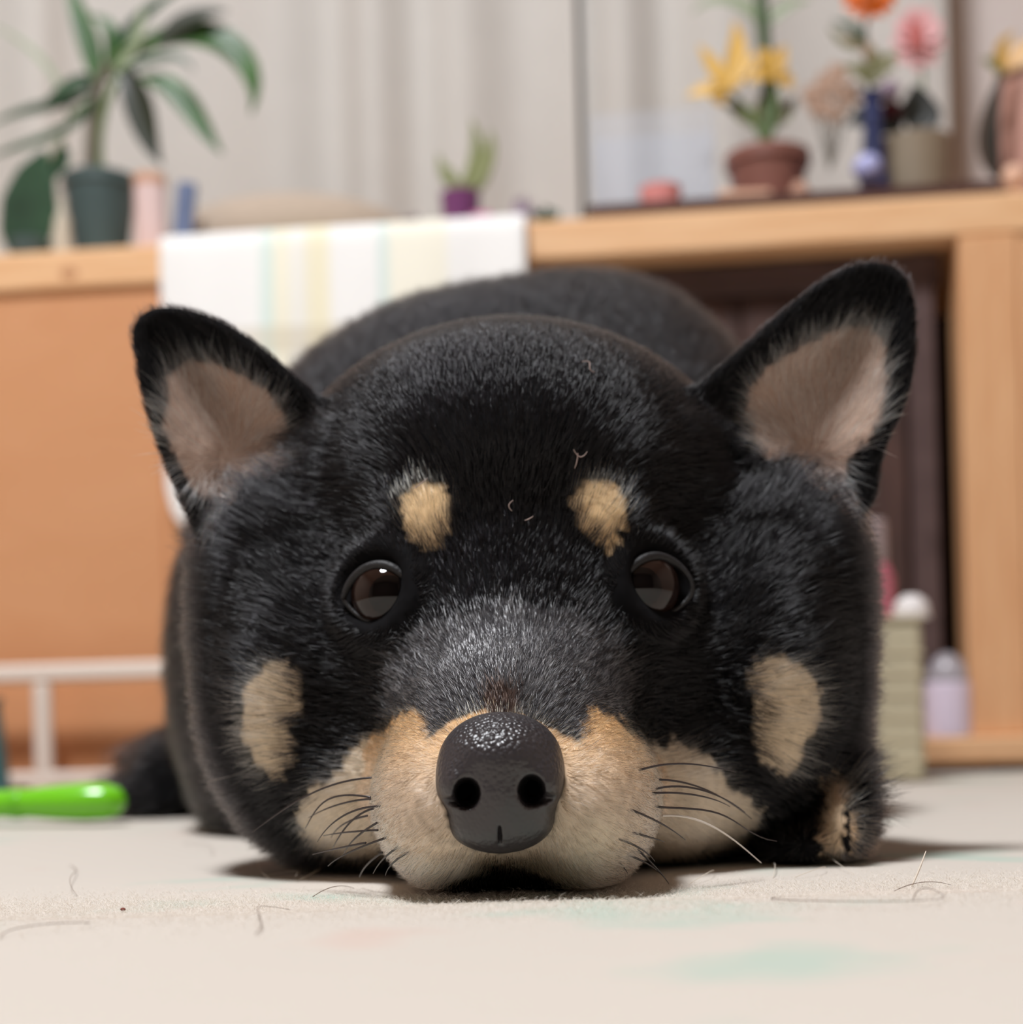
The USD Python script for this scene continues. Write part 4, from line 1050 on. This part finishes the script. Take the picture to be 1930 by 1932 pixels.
UsdGeom.PrimvarsAPI(bp).CreatePrimvar('furcolor', Sdf.ValueTypeNames.Color3fArray, 'vertex').Set(Vt.Vec3fArray.FromNumpy((vcol * 0.8).astype(np.float32)))
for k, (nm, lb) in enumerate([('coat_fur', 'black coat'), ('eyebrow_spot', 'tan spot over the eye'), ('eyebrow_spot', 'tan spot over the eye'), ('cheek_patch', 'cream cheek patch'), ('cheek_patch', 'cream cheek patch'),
                              ('jowl_fur', 'cream fur of the jowls'), ('muzzle_fur', 'grey, tan and cream fur of the muzzle, sheen put into the grey'), ('ear_fur', 'tan fur inside the ear'), ('ear_fur', 'tan fur inside the ear')]):
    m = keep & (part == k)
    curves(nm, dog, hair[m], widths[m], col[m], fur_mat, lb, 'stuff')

# nose, eyes, lids
nose_mat = usdkit.material(stage, '/World/Looks/nose_leather', {
    'tc': ('texture_coordinate', {}), 'v': ('voronoi_texture', {'scale': 850, 'feature': 'smooth_f1', 'smoothness': 0.35}), 'n': ('noise_texture', {'scale': 300, 'detail': 3}),
    'r': ('map_range', {'from_min': 0.0, 'from_max': 0.8, 'to_min': 1.0, 'to_max': 0.0}),
    'g': ('geometry', {}), 'sx': ('separate_xyz', {}), 'ms': ('map_range', {'from_min': 0.05, 'from_max': 0.75, 'to_min': 0.25, 'to_max': 0.95, 'clamp': True}),
    'b': ('bump', {'distance': 0.0005}), 'p': ('principled_bsdf', {'base_color': lin(50, 46, 48), 'roughness': 0.36, 'specular_ior_level': 0.6})},
    [('tc.object', 'v.vector'), ('g.true_normal', 'sx.vector'), ('sx.z', 'ms.value'), ('ms.result', 'b.strength'), ('v.distance', 'r.value'), ('r.result', 'b.height'), ('b.normal', 'p.normal')], surface='p.BSDF')
obj('nose', nose_mesh, nose_mat, dog, True, 'black leathery nose')
eye_m = M('eye_brown', lin(30, 18, 14), 0.04, spec=0.5, extra={'ior': 1.46})
pup_m = M('pupil_black', lin(8, 6, 6), 0.04, spec=0.5, extra={'ior': 1.46})
lid_m = M('eyelid_skin', lin(14, 11, 12), 0.6, 0.2, 400, 0.3, 900)
for k, (px_, py_, c, r) in enumerate(EYE):
    e = obj('eye', ball(r, c, (1, 1, 1), 5), eye_m, dog, True, 'glossy dark brown eye')
    dirv = np.array([0, 0, H + 0.02]) - c
    dirv /= np.linalg.norm(dirv)
    cap = ball(r, (0, 0, 0), (1, 1, 1), 5)
    cap.update_faces((cap.triangles_center @ dirv) > r * 0.86)
    cap.remove_unreferenced_vertices()
    cap.apply_scale(1.004)
    cap.apply_translation(c)
    obj('pupil', cap, pup_m, e, True, 'black pupil')
    ring = []
    for (a, b) in LID[k]:
        y_ = c[1] - 0.006
        for _ in range(6):
            w = W(a, b, y_)
            d2 = (w[0] - c[0]) ** 2 + (w[2] - c[2]) ** 2
            y_ = c[1] - math.sqrt(max(r * r - d2, 0.0035 ** 2))
        ring.append(W(a, b, y_ - 0.0002))
    obj('eyelid', tube(np.array(ring + ring[:1]), [0.0009, 0.0012, 0.0014, 0.0014, 0.0012, 0.0008, 0.0007, 0.0006, 0.0006, 0.0006, 0.0007], 10, 60), lid_m, dog, True, 'black eyelid rim')

# whiskers
whisk_m, whisk_w = M('whisker_dark', lin(46, 36, 34), 0.35), M('whisker_white', lin(225, 215, 205), 0.35)
WH = [[(701, 1467), (613, 1486), (542, 1523), (475, 1571)], [(699, 1504), (656, 1500), (613, 1512), (585, 1546), (576, 1563)], [(699, 1507), (642, 1517), (582, 1543)], [(718, 1521), (670, 1529), (627, 1554), (599, 1588)],
      [(693, 1539), (650, 1554), (625, 1580)], [(713, 1566), (656, 1570), (610, 1577)], [(730, 1580), (684, 1597), (642, 1617), (619, 1634)], [(758, 1594), (727, 1617), (704, 1648)], [(781, 1603), (745, 1625), (727, 1652)],
      [(690, 1590), (640, 1600), (590, 1612)], [(700, 1620), (672, 1640), (655, 1668)], [(705, 1525), (668, 1545), (640, 1578), (628, 1600)], [(712, 1552), (672, 1580), (648, 1612)], [(722, 1608), (694, 1630), (678, 1655)],
      [(1203, 1454), (1259, 1442), (1318, 1443), (1389, 1457)], [(1244, 1471), (1303, 1480), (1365, 1507), (1418, 1545)], [(1238, 1488), (1318, 1489), (1377, 1513), (1406, 1533)], [(1229, 1497), (1288, 1497), (1342, 1507), (1377, 1522)],
      [(1238, 1522), (1288, 1525), (1359, 1536), (1406, 1563), (1465, 1587)], [(1250, 1539), (1318, 1548), (1383, 1584), (1436, 1628)], [(1177, 1523), (1240, 1550), (1293, 1585)], [(1180, 1567), (1220, 1578), (1253, 1588)],
      [(1155, 1578), (1206, 1600), (1235, 1625)], [(1177, 1611), (1220, 1629), (1257, 1660)], [(1090, 1567), (1148, 1607), (1184, 1647)], [(1200, 1600), (1240, 1640), (1262, 1668)]]
wlab = {0: 'long whisker reaching furthest left', 19: 'white whisker'}
for k, w in enumerate(WH):
    n_ = len(w)
    y0 = skin_y(*w[0]) if 690 < w[0][0] < 1250 else 0.400
    pts = [W(a, b, y0 + 0.0008 + 0.018 * (j / (n_ - 1)) ** 1.2) for j, (a, b) in enumerate(w)]
    obj('whisker', tube(np.array(pts), [0.00032, 0.00026, 0.00010], 5, 16), whisk_w if k == 19 else whisk_m, dog, True, wlab.get(k))

# ------------------------------------------------------------------ pile of the sheet, loose hairs and crumbs
r3 = np.random.default_rng(11)
nf = 34000
fx_ = r3.uniform(-0.15, 0.15, nf)
fy_ = np.clip(0.372 + 0.022 * r3.normal(size=nf), 0.30, 0.50)
fp = np.stack([fx_, fy_, ground(fx_, fy_) - 0.0001], -1)
a1, a2 = r3.uniform(0, 2 * PI, nf), r3.uniform(0, 2 * PI, nf)
fl = r3.uniform(0.0006, 0.0018, nf) * np.where(r3.random(nf) < 0.06, 1.9, 1)
p1 = fp + np.stack([np.cos(a1) * fl * .5, np.sin(a1) * fl * .5, fl * .45], -1)
p2 = p1 + np.stack([np.cos(a2) * fl * .5, np.sin(a2) * fl * .5, fl * r3.uniform(-.35, .35, nf)], -1)
curves('pile', bed, np.stack([fp, p1, p2], 1), np.full((nf, 1), 0.00006) * np.array([1, 1, .5]), np.tile(np.array(lin(240, 232, 222)), (nf, 1)), usdkit.material(stage, '/World/Looks/pile', {'p': ('principled_bsdf', {'base_color': lin(240, 232, 222), 'roughness': 0.6})}, surface='p.BSDF'), 'fine curly pile of the sheet', 'stuff')
def floor_px(px, py, dz=0.0004):
    d = ray(px, py)
    y = 0.4
    for _ in range(30):
        y = (float(ground(d[0] * y, y)) + dz - H) / d[2]
    return np.array([d[0] * y, y, H + d[2] * y])
lh_d, lh_w = M('loose_hair_dark', lin(110, 86, 72), 0.4), M('loose_hair_pale', lin(226, 214, 198), 0.4)
def loose(pts, m, label, r=0.00010, group='loose hairs on the sheet', lift=0.0):
    q = [floor_px(*p) for p in pts]
    for i, v in enumerate(q):
        v[2] += lift * math.sin(PI * i / max(1, len(q) - 1))
    c = np.mean(q, 0)
    t = thing('loose_hair', label, 'hair', c, 0, group)
    obj('strand', tube(np.array(q) - c, [r, r, r * .5], 5, 24), m, t, True)
for (pts, m), lb in zip([([(458, 1640), (480, 1633), (492, 1650), (508, 1657)], lh_w), ([(505, 1652), (540, 1650), (558, 1662), (565, 1640), (552, 1634), (556, 1650)], lh_w), ([(565, 1660), (590, 1656), (600, 1640), (612, 1624)], lh_w),
               ([(345, 1592), (380, 1598), (400, 1615)], lh_d), ([(132, 1633), (140, 1655), (134, 1680), (146, 1690)], lh_d), ([(590, 1692), (640, 1682), (668, 1676)], lh_d), ([(482, 1762), (488, 1735), (520, 1722), (556, 1718)], lh_d),
               ([(0, 1770), (60, 1758), (150, 1752), (160, 1742)], lh_d), ([(1535, 1690), (1600, 1712), (1680, 1712), (1775, 1690)], lh_d), ([(1685, 1682), (1740, 1676), (1795, 1670)], lh_d), ([(1722, 1698), (1758, 1690), (1785, 1692)], lh_d),
               ([(1568, 1602), (1562, 1620), (1585, 1640), (1612, 1650)], lh_w), ([(1458, 1655), (1462, 1640), (1455, 1630)], lh_w), ([(1300, 1668), (1330, 1660), (1345, 1645)], lh_w), ([(1500, 1655), (1540, 1650), (1555, 1640)], lh_w)], ['curled pale hair furthest left below the left cheek', 'looped pale hair with a small ring, below the left jowl', 'pale hair standing up between the looped hair and the muzzle', 'thin dark hair on the sheet under the left edge of the cheek', 'upright wavy dark hair near the left edge of the sheet', 'dark hair lying close left of the chin', 'long bent dark hair in front of the muzzle, lower left', 'long dark hair at the left edge of the sheet', 'long dark curved hair on the sheet at lower right', 'short dark hair just above the long curved one at right', 'short dark hair at the foot of the pale straw', 'curved pale hair rising against the front paw', 'tiny pale hair left of the front paw', 'pale hair right of the chin', 'short pale hair just in front of the paw toes']):
    loose(pts, m, lb, lift=0.0015)
q0, q1 = floor_px(1720, 1672), floor_px(1720, 1672) + np.array([0.0046, 0.003, 0.0085])
t = thing('straw', 'stiff pale straw standing up from the sheet right of the paw', 'straw', q0)
obj('stalk', tube(np.array([q0, (q0 + q1) / 2 + (0.0002, 0, 0.0001), q1]) - q0, [0.00022, 0.00028, 0.00012], 6, 10), lh_w, t, True)
c = floor_px(232, 1718)
t = thing('crumb', 'tiny red-brown crumb on the sheet at lower left', 'crumb', c)
m_ = ball(0.00055, (0, 0, 0.0003), (1.2, 1, 0.8), 2)
m_.vertices += 0.00015 * (meshkit.noise(np.array(m_.vertices) * 3000, 5)[:, None] - 0.5)
obj('grain', m_, M('crumb_brown', lin(120, 52, 36), 0.7), t, True)
def lint(pts, label):
    p = pix(body_mesh.vertices)
    q = []
    for a, b in pts:
        near = np.hypot(p[:, 0] - a, p[:, 1] - b) < 16
        q.append(W(a, b, body_mesh.vertices[near, 1].min() - 0.0045))
    c = np.mean(q, 0)
    t = thing('lint', label, 'lint', c)
    obj('fibre', tube(np.array(q) - c, [0.00012, 0.00018, 0.0001], 5, 20), M('lint_pink', lin(150, 130, 122), 0.7), t, True)
lint([(1098, 682), (1112, 684), (1114, 698), (1122, 702)], 'small pinkish lint fibre on top of the dog head')
lint([(1082, 848), (1096, 862), (1108, 852)], 'curled white lint fibre on the forehead, right of centre')
lint([(1090, 855), (1088, 872), (1084, 884)], 'short lint fibre below the curled white lint on the forehead')
lint([(968, 944), (960, 955), (966, 964)], 'tiny lint fibre on the forehead between the tan spots')
lint([(990, 982), (1000, 978), (1006, 974)], 'tiny slanted lint fibre on the forehead just below the middle one')
lint([(780, 922), (795, 912), (806, 902)], 'pale lint fibre above the left tan spot')
#END
